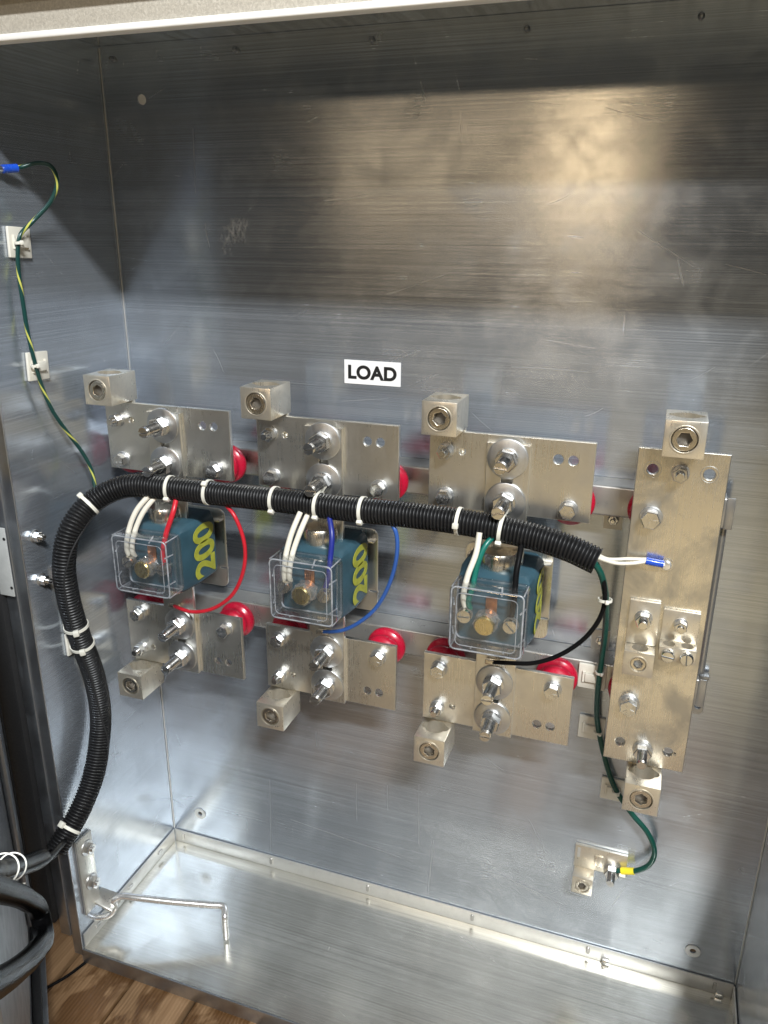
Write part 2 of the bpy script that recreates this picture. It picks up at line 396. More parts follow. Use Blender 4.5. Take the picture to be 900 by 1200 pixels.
def wood(name, base, dark, wet):
    m, nt, b = mat(name); L = nt.links; tc = N(nt, 'ShaderNodeTexCoord'); o = tc.outputs['Object']
    oi = N(nt, 'ShaderNodeObjectInfo'); cmb = N(nt, 'ShaderNodeCombineXYZ'); L.new(math_(nt, 'MULTIPLY', oi.outputs['Random'], 23.0), cmb.inputs[2])
    v = N(nt, 'ShaderNodeVectorMath', operation='ADD'); L.new(o, v.inputs[0]); L.new(cmb.outputs[0], v.inputs[1])
    g = noise(nt, mapping(nt, v.outputs[0], (70, 3, 70)), 1.6, 5, .6, .6)
    s = noise(nt, mapping(nt, v.outputs[0], (1, .6, 1)), 16.0, 4, .6, 1.0)
    ridge = N(nt, 'ShaderNodeTexWave', wave_type='BANDS', bands_direction='X'); ridge.inputs['Scale'].default_value = 60; ridge.inputs['Distortion'].default_value = 1.2
    L.new(v.outputs[0], ridge.inputs[0])
    c = mixc(nt, rng(nt, g, .3, .7, 0, 1), base, dark)
    c = mixc(nt, rng(nt, s, .50, .58, 0, .85), c, wet)
    c = mixc(nt, rng(nt, ridge.outputs['Fac'], .2, .9, 0, .25), c, dark)
    L.new(c, b.inputs['Base Color']); L.new(rng(nt, s, .48, .6, .65, .35), b.inputs['Roughness'])
    bump(nt, math_(nt, 'ADD', g, math_(nt, 'MULTIPLY', ridge.outputs['Fac'], .4)), .35, .002, b)
    return m
M_WOOD = wood('pallet_wood', (.27, .165, .085), (.165, .09, .04), (.075, .034, .012))
M_WOODG = wood('weathered_plank', (.23, .18, .13), (.15, .11, .075), (.085, .05, .024))
m, nt, b = mat('concrete'); tc = N(nt, 'ShaderNodeTexCoord')
nt.links.new(ramp(nt, noise(nt, tc.outputs['Object'], 4, 6, .6), [(.3, (.30, .23, .125)), (.7, (.42, .325, .19))]), b.inputs['Base Color']); b.inputs['Roughness'].default_value = .6
M_CONC = m
m, nt, b = mat('spangled_zinc_lip'); tc = N(nt, 'ShaderNodeTexCoord'); o = tc.outputs['Object']
sp = noise(nt, mapping(nt, o, (1, 1, 1)), 420, 4, .7, .6)
nt.links.new(ramp(nt, sp, [(.3, (.44, .41, .36)), (.5, (.55, .51, .44)), (.7, (.66, .62, .55))]), b.inputs['Base Color'])
b.inputs['Metallic'].default_value = .35; b.inputs['Roughness'].default_value = .55; bump(nt, sp, .5, .001, b); M_LIP = m
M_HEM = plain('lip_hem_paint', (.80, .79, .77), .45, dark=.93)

# ------------------------------------------------------------------ the cabinet
W, D, H = 0.9144, 0.2437, 1.2295
FZ = -0.004          # floor of the pan
cab = thing('electrical_cabinet', 'open brushed aluminium electrical cabinet with riveted floor pan', 'cabinet')
T = .0025
back_holes = [circle(.0065, 16, (.0574, 1.1668)), circle(.004, 14, (.0566, .0667)), circle(.0042, 14, (.8529, .0587))]
me = plate([(-.004, -.012), (W + .004, -.012), (W + .004, H), (-.004, H)], back_holes, T, .0002, 0)
add_uv(me, lambda c: c.z, lambda c: c.x)
link('back_panel', me, M_BACK, cab, (0, T / 2, 0))
for s, x in ((-1, 0), (1, W)):
    me = bx(-T / 2, T / 2, -D - .001, -.0002, -.030, H); add_uv(me, lambda c: c.z, lambda c: c.y)
    link('side_panel', me, M_SIDE, cab, (x + s * T / 2, 0, 0))
me = bx(-.004, W + .004, -.268, T, H + .0003, H + .003); add_uv(me, lambda c: c.x, lambda c: c.y)
link('top_panel', me, M_SIDE, cab)
me = bx(.0005, W - .0005, -D, -.0006, FZ - .003, FZ); add_uv(me, lambda c: c.y, lambda c: c.x)
pan = link('floor_pan', me, M_PAN, cab)
# scratches worn into the back panel and a dusty rub mark
SCR = [((590, 115), (663, 123)), ((707, 125), (777, 143)), ((540, 133), (540.5, 168)), ((743, 267), (813, 313)), ((491, 919), (490.5, 989)), ((418, 918), (418.5, 962)), ((316, 912), (317, 997)), ((454, 920), (454.5, 950)),
       ((564, 1016), (660, 1060)), ((732, 1040), (716, 1064)), ((685, 488), (707, 478)), ((552, 483), (577, 505)), ((560, 880), (592, 905)), ((140, 470), (137, 400)), ((226, 150), (229, 226)), ((380, 235), (430, 230)), ((640, 240), (668, 228)), ((810, 445), (838, 430)),
       ((400, 470), (455, 467)), ((330, 448), (380, 452)), ((508, 985), (502, 1045)), ((850, 310), (898, 322)), ((455, 345), (520, 322)), ((250, 410), (262, 436)), ((340, 960), (470, 1005)), ((240, 262), (246, 290)), ((600, 430), (690, 436)), ((620, 960), (640, 1000))]
m, nt, b_s = mat('bright_scratch'); b_s.inputs['Base Color'].default_value = (.60, .60, .60, 1); b_s.inputs['Metallic'].default_value = .7; b_s.inputs['Roughness'].default_value = .45
for a, b in SCR:
    bm = bmesh.new()
    A, B = P(*a, y=-.0003), P(*b, y=-.0003); n = 6; d = (B - A).normalized(); pr = Vector((-d.z, 0, d.x)); prev = None
    wd = random.uniform(.00012, .00026); bend = random.uniform(-.0012, .0012)
    for k in range(n + 1):
        t = k / n; c = (B - A) * t + pr * bend * math.sin(PI * t); h = wd * (math.sin(PI * min(max(t, .04), .96)) ** .5)
        cur = (bm.verts.new(c + pr * h), bm.verts.new(c - pr * h))
        if prev: bm.faces.new((prev[0], cur[0], cur[1], prev[1]))
        prev = cur
    link('scratch', fin(bm), m, cab, A)
# upstand flanges of the pan against back and sides, with slotted rivets
me = bx(.003, W - .003, -.0032, -.0012, FZ + .0002, .0205, .0005); add_uv(me, lambda c: c.z, lambda c: c.x)
fl_b = link('pan_flange', me, M_FLANGE, cab)
for x0 in (.0012, W - .0032):
    me = bx(x0, x0 + .002, -D + .002, -.0045, FZ + .0002, .0205, .0005); add_uv(me, lambda c: c.z, lambda c: c.y)
    fl_s = link('pan_flange', me, M_FLANGE, cab)
    for y in (-.0494, -.1313, -.2110):
        bm = bmesh.new(); add_poly(bm, rrect(.0052, .0125, .0025), 0, .0022, ch=.0008)
        bmm = Matrix.Rotation(PI / 2, 4, 'Y') if x0 < .4 else Matrix.Rotation(-PI / 2, 4, 'Y')
        bmesh.ops.transform(bm, matrix=bmm, verts=bm.verts)
        link('slot_rivet', fin(bm, smooth=True, angle=30), M_RAIL, fl_s, (x0 + (.0021 if x0 < .4 else -.0001), y, .0105))
riv = None
for x in (.0200, .1913, .3651, .5379, .7130, .8878):
    if riv is None:
        bm = bmesh.new(); add_poly(bm, rrect(.0052, .0125, .0025), 0, .0022, AX['-y'], ch=.0008); riv = fin(bm, smooth=True, angle=30); riv.materials.append(M_RAIL)
    link('slot_rivet', riv, None, fl_b, (x, -.0033, .0105))
for x in (.7395, .895):
    link('drain_clip', box((0, 0, 0), (.011, .006, .008), .0012), M_ZINC, fl_b, (x, -.0065, .0005))
# screws through the top edge of the back panel
scr = lathe([(.0034, 0), (.0034, .002), (.0022, .0035), (.0020, .007), (.0, .008)], 14)
for x in (.0206, .1957, .3690, .5426, .7147, .888):
    link('panel_screw', scr, M_DARKMETAL, cab, (x, -.0002, 1.2142))
for (x, z) in ((.0566, .0667), (.8529, .0587)):
    link('hole_washer', plate(circle(.0105, 28), [circle(.0042, 16)], .0014, .0004), M_WASHER, cab, (x, -.0008, z))
# bent seams in the back corners
for x in (.0010, W - .0010): link('corner_seam', moved(lathe([(.0009, .021), (.0009, H - .002)], 12, 'z'), Matrix.Translation((x, -.0008, 0))), M_FLANGE, cab)
bm = bmesh.new(); add_poly(bm, circle(.0062, 20), 0, .004, AX['-y'], .0008); link('lit_hole_disc', fin(bm, smooth=True, angle=30), M_HEM, cab, (.0580, .0040, 1.1674))  # added white disc in place of the lit wall showing through the hole
# front frame
bm = bmesh.new()
add_box(bm, (-.0060, -D - .0022, .59), (.0160, .002, 1.21), .0004, 1)
link('front_flange', fin(bm), M_GALV, cab)
link('front_flange', bx(-.0310, -.0143, -D - .0060, -D + .010, .02, 1.19, .0005), M_GALV, cab)
link('frame_gasket', bx(-.0640, -.0315, -D - .0150, -D + .004, .045, 1.19, .003), M_GASKET, cab)
link('front_flange', bx(W - .002, W + .028, -D - .0032, -D - .0012, -.02, 1.19, .0004), M_GALV, cab)
link('sill_lip', bx(.0, W, -D - .0032, -D - .0008, -.0290, FZ + .0005, .0005), M_GALV, cab)
link('header_face', bx(-.15, W + .15, -.2780, -.2745, 1.1812, 1.2105, .0006), M_LIP, cab)
link('header_hem', bx(-.15, W + .15, -.2830, -.2700, 1.1745, 1.1808, .0018, 3), M_HEM, cab)
link('header_return', bx(-.15, W + .15, -.2740, -.2722, 1.1845, H, .0003), M_DARKMETAL, cab)
link('header_cap', bx(-.15, W + .15, -.2950, -.2745, 1.2110, 1.2190, .001), M_GALV, cab)
link('header_cap', bx(-.15, W + .15, -.2990, -.2745, 1.2196, 1.2300, .001), M_GALV, cab)
link('header_cap', bx(-.15, W + .15, -.3020, -.2745, 1.2306, 1.2600, .002), M_HEM, cab)

# ------------------------------------------------------------------ floor of planks under the cabinet
fl = bpy.data.objects.new('floor', bpy.data.meshes.new('floor')); 
bpy.data.objects.remove(fl)
fl = link('floor', bx(-3, 4, -6, 1.0, -.09, -.075), M_CONC); fl['kind'] = 'structure'
pw = [.098, .092, .101, .095]
x = -1.05
k = 0
while x < 2.0:
    w = pw[k % 4]; 
    link('plank', bx(-w / 2, w / 2, -.85, .35, -.022, 0, .0025), (M_WOOD if k in (8, 9, 10, 11) else (M_WOOD, M_WOODG, M_WOODG)[(k * 2) % 3]), fl, (x + w / 2, random.uniform(-.03, .03), -.0315 - random.uniform(0, .003)))
    x += w + random.uniform(.005, .009); k += 1

# ------------------------------------------------------------------ door, swung open at the left
hx, hy = -.052, -.264
Hq = P(68, 1085, y=hy); zb = Hq.z
far = P(53, 1200, z=zb); dirv = (far - Vector((hx, hy, zb))); dirv.z = 0; dirv.normalize()
ang = math.atan2(dirv.y, dirv.x)
door = thing('cabinet_door', 'grey metal cabinet door hinged open at the lower left edge', 'door', (hx, hy, zb)); door.rotation_euler = (0, 0, ang)
DNR = Vector((-dirv.y, dirv.x, 0)); DNR = DNR if DNR.x > 0 or DNR.y > 0 else -DNR
def PD(u, v, off):
    '''point on the sight line that lies off metres in front of the door's inner face'''
    d = ROT @ Vector(((u - 450) / FPX, 1, -(v - 600) / FPX)); h = Vector((hx, hy, 0)) + DNR * off
    return CAM + d * ((h - CAM).dot(DNR) / d.dot(DNR))
# local x runs from hinge to free edge, +y side faces the cabinet
link('door_skin', bx(.0, .42, -.016, -.014, -.004, .66, .0005), M_DARKMETAL, door)
link('door_return', bx(.0, .42, -.0138, .004, -.004, -.002, .0004), M_GALV, door)
link('gasket', bx(.003, .017, -.0135, -.002, .012, .655, .002), M_GASKET, door)
link('gasket', bx(.018, .42, -.0135, -.002, .0, .011, .002), M_GASKET, door)
link('inner_panel', bx(.030, .42, -.0135, -.008, .085, .63, .002), M_DARKMETAL, door)
link('stiffener', bx(.075, .105, -.0078, .001, .088, .62, .004), M_DARKMETAL, door)
bm = bmesh.new(); 
hp = thing('hinge_plate', 'small pale grey plate beside the gasket at the left edge', 'plate', (0, 0, 0))
link('leaf', bx(-.0400, -.0105, -D - .0135, -D - .0110, .578, .669, .0008), M_GREYPL, hp)
for z in (.590, .655): link('screw_hole', lathe([(.0022, 0), (.0018, .0006)], 12), M_GASKET, hp, (-.0125, -D - .0134, z))

# ------------------------------------------------------------------ mounting rails
ZU, ZL = .7165, .4865
PX = [.0175, .2450, .4720]; SXO = .0938
PHASE = ['left', 'middle', 'right']
def rail(z, which):
    r = thing('mounting_rail', f'{which} horizontal metal rail carrying the red insulators of the {which} plates', 'rail', (0, 0, z), 'horizontal rails on the back panel')
    bm = bmesh.new(); h = .0185; d = .037; t = .0024; x0, x1 = .006, .8030
    pr = [(-h - .0, -.001), (-h, -d), (h, -d), (h, -.001), (h - t, -.001), (h - t, -d + t), (-h + t, -d + t), (-h + t, -.001)]
    A = [bm.verts.new((x0, y, zz)) for zz, y in pr]; B = [bm.verts.new((x1, y, zz)) for zz, y in pr]
    for k in range(8): bm.faces.new((A[k], A[(k + 1) % 8], B[(k + 1) % 8], B[k]))
    bm.faces.new(A[::-1]); bm.faces.new(B)
    es = [e for e in bm.edges if abs(e.verts[0].co.y + d) < 1e-5 and abs(e.verts[1].co.y + d) < 1e-5 and abs(e.verts[0].co.z - e.verts[1].co.z) < 1e-6]
    bmesh.ops.bevel(bm, geom=es, offset=.003, segments=3, profile=.5, affect='EDGES')
    link('channel', fin(bm, smooth=True, angle=40), M_RAIL, r)
    sgn = -1 if which == 'upper' else 1
    for x in (.235, .683):
        tab = link('tab', bx(x - .011, x + .011, -.0022, -.0004, sgn * .012, sgn * .046), M_RAIL, r)
        bm = bmesh.new(); add_poly(bm, hexa(.0115, random.random()), 0, .006, AX['-y'], .001); link('nut', fin(bm), M_ZINC, r, (x, -.0024, sgn * .033))
        link('stud', lathe([(.0034, 0), (.0034, .0095), (.0024, .0105)], 14), M_STUD, r, (x, -.0026, sgn * .033))
    link('end_tab', bx(.8032, .8125, -.0365, -.0340, -.0185, .0185, .0006), M_RAIL, r)
    return r
rail(ZU, 'upper'); rail(ZL, 'lower')
sb = thing('support_bar', 'slim vertical grey bar on the back panel beside the tall busbar', 'bar', (.8050, -.020, 0))
link('rod', lathe([(.0042, .506), (.0042, .6965)], 20, 'z'), M_RAIL, sb)
link('foot', plate(rrect(.014, .052, .004), [rrect(.007, .012, .003, c=(0, -.014))], .002), M_RAIL, sb, (.004, .0165, .4660))
link('foot_clip', box((0, 0, 0), (.015, .012, .005), .001), M_RAIL, sb, (.004, .010, .497))

# ------------------------------------------------------------------ fasteners (shared meshes)
def hexbolt_meshes(af=.0165):
    bm = bmesh.new(); add_poly(bm, hexa(af, .3), 0, .0085, AX['-y'], .0009); head = fin(bm)
    bm = bmesh.new()
    for a in (0.5, 2.6, 4.7):
        add_box(bm, (0, 0, 0), (.0042, .0005, .0008)); vs = bm.verts[-8:]
        bmesh.ops.transform(bm, matrix=Matrix.Translation((math.cos(a) * .0042, -.0087, math.sin(a) * .0042)) @ Matrix.Rotation(-a, 4, 'Y'), verts=vs)
    marks = fin(bm)
    wsh = lathe([(.0045, 0), (.0108, 0), (.0108, .0014), (.0104, .0018), (.0045, .0018)], 32, cap=False)
    lock = lathe([(.0042, 0), (.0083, 0), (.0085, .0008), (.0083, .0022), (.0042, .0022)], 28, cap=False)
    return head, marks, wsh, lock
HB = hexbolt_meshes()
for mm, ma in zip(HB, (M_ZINC, M_ZINC, M_WASHER, M_ZINC)): mm.materials.append(ma)
def hexbolt(parent, x, y, z, spin=0, s=1.0):
    b = link('bolt', HB[0], None, parent, (x, y - .0042 * s, z), (0, spin, 0)); b.scale = (s, s, s)
    link('grade_marks', HB[1], None, b)
    link('flat_washer', HB[2], None, b, (0, .0041, 0)); link('lock_washer', HB[3], None, b, (0, .0022, 0))
def nutbolt_meshes():
    bm = bmesh.new(); add_poly(bm, hexa(.0150, .2), 0, .0085, AX['-y'], .0008); nut = fin(bm)
    prof = [(.0046, 0)]
    for i in range(11): prof += [(.0046, .0012 * i + .0002), (.0041, .0012 * i + .0008)]
    prof += [(.0046, .0135), (.0040, .0150), (0, .0150)]
    return nut, lathe(prof, 20, angle=20)
NB = nutbolt_meshes(); NB[0].materials.append(M_ZINC); NB[1].materials.append(M_STUD)
def nutbolt(parent, x, y, z, spin=0, ln=1.0, s=1.0):
    b = link('bolt', NB[1], None, parent, (x, y - .0030, z)); b.scale = (s, ln, s)
    n = link('nut', NB[0], None, b, (0, -.0008, 0), (0, spin, 0)); n.scale = (1, 1 / ln, 1)
    w = link('flat_washer', HB[2], None, b, (0, .0029 / ln, 0)); w.scale = (.86, 1, .86)
    w = link('lock_washer', HB[3], None, b, (0, .0012 / ln, 0)); w.scale = (.9, 1, .9)
# big slotted stud with large washer
prof = [(.0073, -.006)]
for i in range(22): prof += [(.0073, .0014 * i + .0004), (.0069, .0014 * i + .0010)]
prof += [(.0073, .0312), (.0073, .0322)]
bm = bmesh.new(); add_lathe(bm, prof, 26, AX['-y'], cap=True)
for s in (-1, 1):      # slotted tip: two half-moons
    pts = [(.0069 * math.cos(t), .0069 * math.sin(t)) for t in [math.asin(.19) + (PI - 2 * math.asin(.19)) * k / 12 for k in range(13)]]
    pts = [(px, s * py) for px, py in pts]
    if s < 0: pts = pts[::-1]
    add_poly(bm, pts, .0318, .0362, AX['-y'], ch=.0004)
BIGSTUD = fin(bm, smooth=True, angle=25); BIGSTUD.materials.append(M_STUD)
bm = bmesh.new(); add_poly(bm, hexa(.0225, .25), 0, .0110, AX['-y'], .0012); BIGNUT = fin(bm); BIGNUT.materials.append(M_ZINC)
BIGWASH = lathe([(.0080, 0), (.0232, 0), (.0235, .0006), (.0232, .0024), (.0222, .0029), (.0080, .0029)], 48, cap=False); BIGWASH.materials.append(M_WASHER)
BIGLOCK = lathe([(.0078, 0), (.0128, 0), (.0131, .0012), (.0128, .0034), (.0078, .0034)], 36, cap=False); BIGLOCK.materials.append(M_ZINC)
def bigstud(parent, x, y, z, spin):
    st = link('stud', BIGSTUD, None, parent, (x, y - .0085, z), (0, spin, 0))
    link('large_washer', BIGWASH, None, st, (0, .0083, 0)); link('lock_washer', BIGLOCK, None, st, (0, .0053, 0))
    link('nut', BIGNUT, None, st, (0, .0018, 0), (0, random.uniform(0, 1), 0))

# red stand-off insulator (ribbed barrel), axis along y, from rail to plate
INS = lathe([(.0165, 0), (.0185, .0015), (.0195, .006), (.0240, .0085), (.0262, .0115), (.0265, .0165), (.0245, .0195), (.0215, .0210), (.0205, .0250), (.0228, .0275), (.0235, .0320), (.0215, .0360), (.0180, .0385), (.0170, .0402)], 40, angle=60)
INS.materials.append(M_RED)
def insulator(x, z, label):
    o = link('standoff_insulator', INS, None, None, (x, -.0372, z)); tag(o, label, 'insulator', 'red standoff insulators')

# lug (block with cable bore and set screw)
def lug_mesh(w=.0405, h=.0385, d=.054, tang=True, upper=True):
    blk = box((0, -d / 2, 0), (w, d, h), .0007, 2)
    cut = []
    bm = bmesh.new(); add_lathe(bm, [(.0140, -.05), (.0140, .05)], 36, Matrix.Translation((0, -d / 2 + .001, 0))); cut.append(fin(bm))
    for s in (-1, 1):
        bm = bmesh.new(); add_lathe(bm, [(.0062, -.05), (.0062, .05)], 20, Matrix.Translation((s * .0118, -d / 2 + .001, 0))); cut.append(fin(bm))
    bm = bmesh.new(); add_lathe(bm, [(.0138, d - .014), (.0138, d + .01)], 36, AX['-y']); cut.append(fin(bm))
    return boolean(blk, cut)
LUG = lug_mesh(); LUG.materials.clear(); LUG.materials.append(M_LUG)
SETS = plate(circle(.0122, 36), [hexa(.0132, .2)], .010, .0008, 2); SETS.materials.append(M_NICKEL)
SETR = plate(circle(.0150, 40), [circle(.0131, 36)], .0012, .0004, 1); SETR.materials.append(M_LUG)
SETB = lathe([(.0090, 0), (.0070, .0012), (0, .0016)], 20); SETB.materials.append(M_SOCKET_SHADE)
def lug(x, z, upper, label, spin=0):
    t = thing('cable_lug', label, 'lug', (x, -.0665, z), 'large aluminium cable lugs')
    link('lug_body', LUG, None, t)
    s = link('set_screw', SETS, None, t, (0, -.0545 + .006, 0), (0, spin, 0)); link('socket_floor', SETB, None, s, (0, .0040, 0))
    link('screw_seat', SETR, None, t, (0, -.0541, 0))
    link('tang', bx(-.0200, .0200, -.0100, -.0045, *((-.050, -.0185) if upper else (.0185, .050)), .0006), M_LUG, t)
    return t

# ------------------------------------------------------------------ the three phases
WIRECLUE = ['red-wired', 'blue-wired', 'black-wired']
PY = -.0835                 # plate front
PLT = .006
hole_r = .0056
def conn_plate(i, upper):
    x0 = PX[i]; lev = 'upper' if upper else 'lower'
    z0, z1 = (.7025, .7955) if upper else (.4070, .5030)
    w = .1890; zc = (z0 + z1) / 2; hh = z1 - z0
    t = thing('connection_plate', f'{lev} tin-plated plate {"above" if upper else "below"} the {WIRECLUE[i]} transformer, {PHASE[i]} of three', 'plate', (x0, PY, zc), 'tin-plated connection plates')
    zi = (.0555 if upper else -.0555)
    rows = (.7735 if upper else .4300)
    holes = [circle(hole_r, 20, (xx - w / 2, rows - zc)) for xx in (.1490, .1655)]
    holes.append(circle(.0040, 16, (.0395 - w / 2, (.772 if upper else .4310) - zc)))
    me = plate([(-w / 2, -hh / 2), (w / 2, -hh / 2), (w / 2, hh / 2), (-w / 2, hh / 2)], holes, PLT, .0006)
    link('plate', me, M_TIN, t, (w / 2, PLT / 2, 0))
    bz, lz = (ZU, .7715) if upper else (ZL - .0025, .4270)
    hexbolt(t, .0210, 0, bz - zc, random.uniform(0, 1)); hexbolt(t, .1650, 0, bz - zc, random.uniform(0, 1))
    nutbolt(t, .0200, 0, lz - zc, random.uniform(0, 1), 1.15)
    for side, xx in (('left', .0210), ('right', .1650)):
        insulator(x0 + xx, bz, f'red insulator behind the {side} bolt of the {lev} {PHASE[i]} plate')
    return t
STR_T = .0055
def transformer(i):
    cx = PX[i] + SXO; cz = .601
    t = thing('current_transformer', ['left blue current transformer with red secondary wire, marked 200', 'middle blue current transformer with blue secondary wire, marked 200', 'right blue current transformer with black secondary wire, marked 200'][i], 'transformer', (cx, 0, cz), 'blue current transformers')
    # primary bar: one strip through the core, bolted to both plates
    bar = plate([(-.0248, -.1950), (.0248, -.1950), (.0248, .1865), (-.0248, .1865)], [rrect(.013, .034, .0064, 6, (0, .1435)), rrect(.013, .034, .0064, 6, (0, -.1445))], STR_T, .0006)
    pb = link('primary_bar', bar, M_TIN, t, (0, PY - STR_T / 2 - .0004, 0))
    yb = PY - STR_T - .0004
    for z in (.7705, .7190, .4820, .4310): bigstud(t, 0, yb, z - cz, random.uniform(-.35, .15))
    # moulded core
    bm = bmesh.new()
    prof = [(-.0400, -.0480), (-.0460, -.0560), (-.0465, -.1000), (-.0415, -.1320), (-.0370, -.1360), (.0370, -.1360), (.0415, -.1320), (.0465, -.1000), (.0460, -.0560), (.0400, -.0480)]
    def ring(z, k, oy=0): return [bm.verts.new((px * k, (py + .09) * k - .09 + oy, z)) for px, py in prof]
    rs = [ring(-.0465, .90), ring(-.0420, .985), ring(-.036, 1.0), ring(.0300, 1.0), ring(.0375, .975), ring(.0425, .90, .004), ring(.0440, .84, .006)]
    for a, b_ in zip(rs, rs[1:]):
        for k in range(10): bm.faces.new((a[k], a[(k + 1) % 10], b_[(k + 1) % 10], b_[k]))
    bm.faces.new(rs[0][::-1]); bm.faces.new(rs[-1])
    body = link('core_body', fin(bm, smooth=True, angle=28), M_BLUE, t)
    bm = bmesh.new(); add_box(bm, (.0432, -.1155, -.008), (.0016, .031, .0010)); bmesh.ops.rotate(bm, cent=(.0432, -.1155, 0), matrix=Matrix.Rotation(-.155, 3, 'Z'), verts=bm.verts)
    link('parting_line', fin(bm), M_BLUE, body)
    for s in (1, -1):
        link('bushing', lathe([(.0100, .0330), (.0165, .0350), (.0200, .0395), (.0215, .0460), (.0215, .0620), (.0195, .0660), (.0, .0660)] if s > 0 else [(0, -.0600), (.0195, -.0600), (.0200, -.0440), (.0165, -.0420)], 40, 'z', angle=50), M_NICKEL, t, (0, -.1020, -.003 if s > 0 else 0))
    # rating painted on the right side, reading upwards
    cu = bpy.data.curves.new('t', 'FONT'); cu.body = '200'; cu.size = .0580; cu.extrude = .0002; cu.offset = .0018; cu.align_x = 'CENTER'; cu.align_y = 'CENTER'; cu.space_character = .92
    o = bpy.data.objects.new('t', cu); COL.objects.link(o); me = bpy.data.meshes.new_from_object(o.evaluated_get(bpy.context.evaluated_depsgraph_get())); bpy.data.objects.remove(o)
    me.materials.clear()
    # text x -> +z, text up -> -y, text normal -> +x
    me.transform(Matrix(((0, 0, 1, 0), (0, -1.14, 0, 0), (.92, 0, 0, 0), (0, 0, 0, 1))))
    link('rating_number', me, M_YEL, body, (.0467, -.0830, .000))
    # mounting plate behind the core
    mp = link('mounting_plate', plate(rrect(.109, .118, .010, 6), [rrect(.012, .0022, .001, 2, (.0485, -.030))], .003, .0006), M_TIN, t, (0, -.0415, -.014))
    link('top_flange', bx(-.050, .0535, -.0560, -.0432, .0440, .0465, .0006), M_TIN, mp, (0, .0415, 0))
    # terminals
    for sx, dz in ((-.0275, -.002), (.0255, -.006)):
        sc = link('terminal_screw', lathe([(.0040, 0), (.0040, .017), (.0078, .0172), (.0082, .019), (.0078, .0225), (0, .0232)], 26), M_NICKEL, t, (sx, -.1340, dz))
        bm = bmesh.new(); add_box(bm, (0, -.02315, 0), (.0135, .0008, .0016)); bmesh.ops.rotate(bm, cent=(0, 0, 0), matrix=Matrix.Rotation(random.uniform(-1.2, 1.2), 3, 'Y'), verts=bm.verts)
        link('slot', fin(bm), M_DARKMETAL, sc)
        link('clamp_washer', lathe([(.0086, 0), (.0086, .0022)], 26), M_WASHER, sc, (0, -.0125, 0))
    link('terminal_strap', bx(-.0065, .0065, -.1385, -.1362, -.004, .019, .0006), M_COPPER, t)
    kn = link('shorting_knob', lathe([(.0080, 0), (.0080, .016), (.0112, .0165), (.0116, .019), (.0116, .0225), (.0104, .0240), (0, .0243)], 28), M_BRASS, t, (-.0030, -.1362, -.0085))
    bm = bmesh.new()
    sp = [(.0124, .001), (.0138, .003), (.0122, .005), (.0138, .008), (.0124, .010), (.0138, .013), (.0125, .0155), (.0136, .018), (.0122, .0215)]
    add_lathe(bm, sp, 18, AX['-y'], cap=False)
    for v in bm.verts: v.co += Vector((random.uniform(-1, 1), random.uniform(-1, 1), random.uniform(-1, 1))) * .0016
    link('clear_sleeve', fin(bm), M_SLEEVE, kn)
    # clear cover box, open towards the core
    cw, ch_, y0, y1 = .0415, .0395, -.1345, -.1650
    bm = bmesh.new(); n = 5; r = .006
    out = rrect(2 * cw, 2 * ch_, r, n)
    def rg(pts, y, k=0): return [bm.verts.new((px - math.copysign(k, px), y, py - math.copysign(k, py))) for px, py in pts]
    R_ = [rg(out, y0), rg(out, y1 + .003), rg(out, y1 + .0009, .0009), rg(out, y1, .003)]
    for a, b_ in zip(R_, R_[1:]):
        for k in range(len(a)): bm.faces.new((a[k], a[(k + 1) % len(a)], b_[(k + 1) % len(a)], b_[k]))
    bm.faces.new(R_[-1])
    cv = link('terminal_cover', fin(bm, smooth=True, angle=40), M_CLEAR, t, (0, 0, -.001))
    sm = cv.modifiers.new('wall', 'SOLIDIFY'); sm.thickness = .0016; sm.offset = 1
    for nm, y, k, rr in (('cover_edge_glint', y1 + .0010, .0008, .0010), ('cover_edge_glint', y0 - .001, -.0012, .0012), ('cover_edge_glint', y1 - .0002, .0072, .0005)):  # whitish tubes draw the bright, light-catching rims of the cover
        pts = [Vector((px - math.copysign(k, px), y, py - math.copysign(k, py))) for px, py in out]
        link(nm, tube(pts + [pts[0]], rr, 8, smooth=False, cap=False), M_EDGE_GLINT, cv)
    for sx in (-1, 1):
        for sz in (-1, 1):
            link('cover_edge_glint', tube([(sx * (cw - .0012), y0 - .001, sz * (ch_ - .0012)), (sx * (cw - .0012), y1 + .002, sz * (ch_ - .0012))], .0009, 8, smooth=False), M_EDGE_GLINT, cv)
    for (a, b_) in (((-.0415, y1 + .014, .018), (-.0370, y1 + .001, .0165)), ((-.0415, y1 + .014, -.018), (-.0370, y1 + .001, -.0195)), ((.0415, y1 + .014, .018), (.0375, y1 + .001, .0165)), ((.0415, y1 + .014, -.020), (.0375, y1 + .001, -.0215)),
                    ((-.018, y1 + .014, -.0395), (-.016, y1 + .001, -.0345)), ((.020, y1 + .014, -.0395), (.0215, y1 + .001, -.0345)), ((.014, y1 + .014, .0395), (.016, y1 + .001, .0350))):
        link('cover_rib', tube([a, b_], .0010, 6, smooth=False), M_EDGE_GLINT, cv)
    # little tapped bracket under the cover
    link('secondary_terminal', bx(-.012, .004, -.097, -.0905, -.0920, -.0860, .0008), M_NICKEL, t)
    return t
for i in range(3): conn_plate(i, True); conn_plate(i, False)
TR = [transformer(i) for i in range(3)]
for i in range(3):
    lug(PX[i] + .0205, .8165, True, f'lug block on top of the upper plate above the {WIRECLUE[i]} transformer', random.uniform(0, 1))
    lug(PX[i] + .0205, .3825, False, f'lug block hanging under the lower plate below the {WIRECLUE[i]} transformer', random.uniform(0, 1))

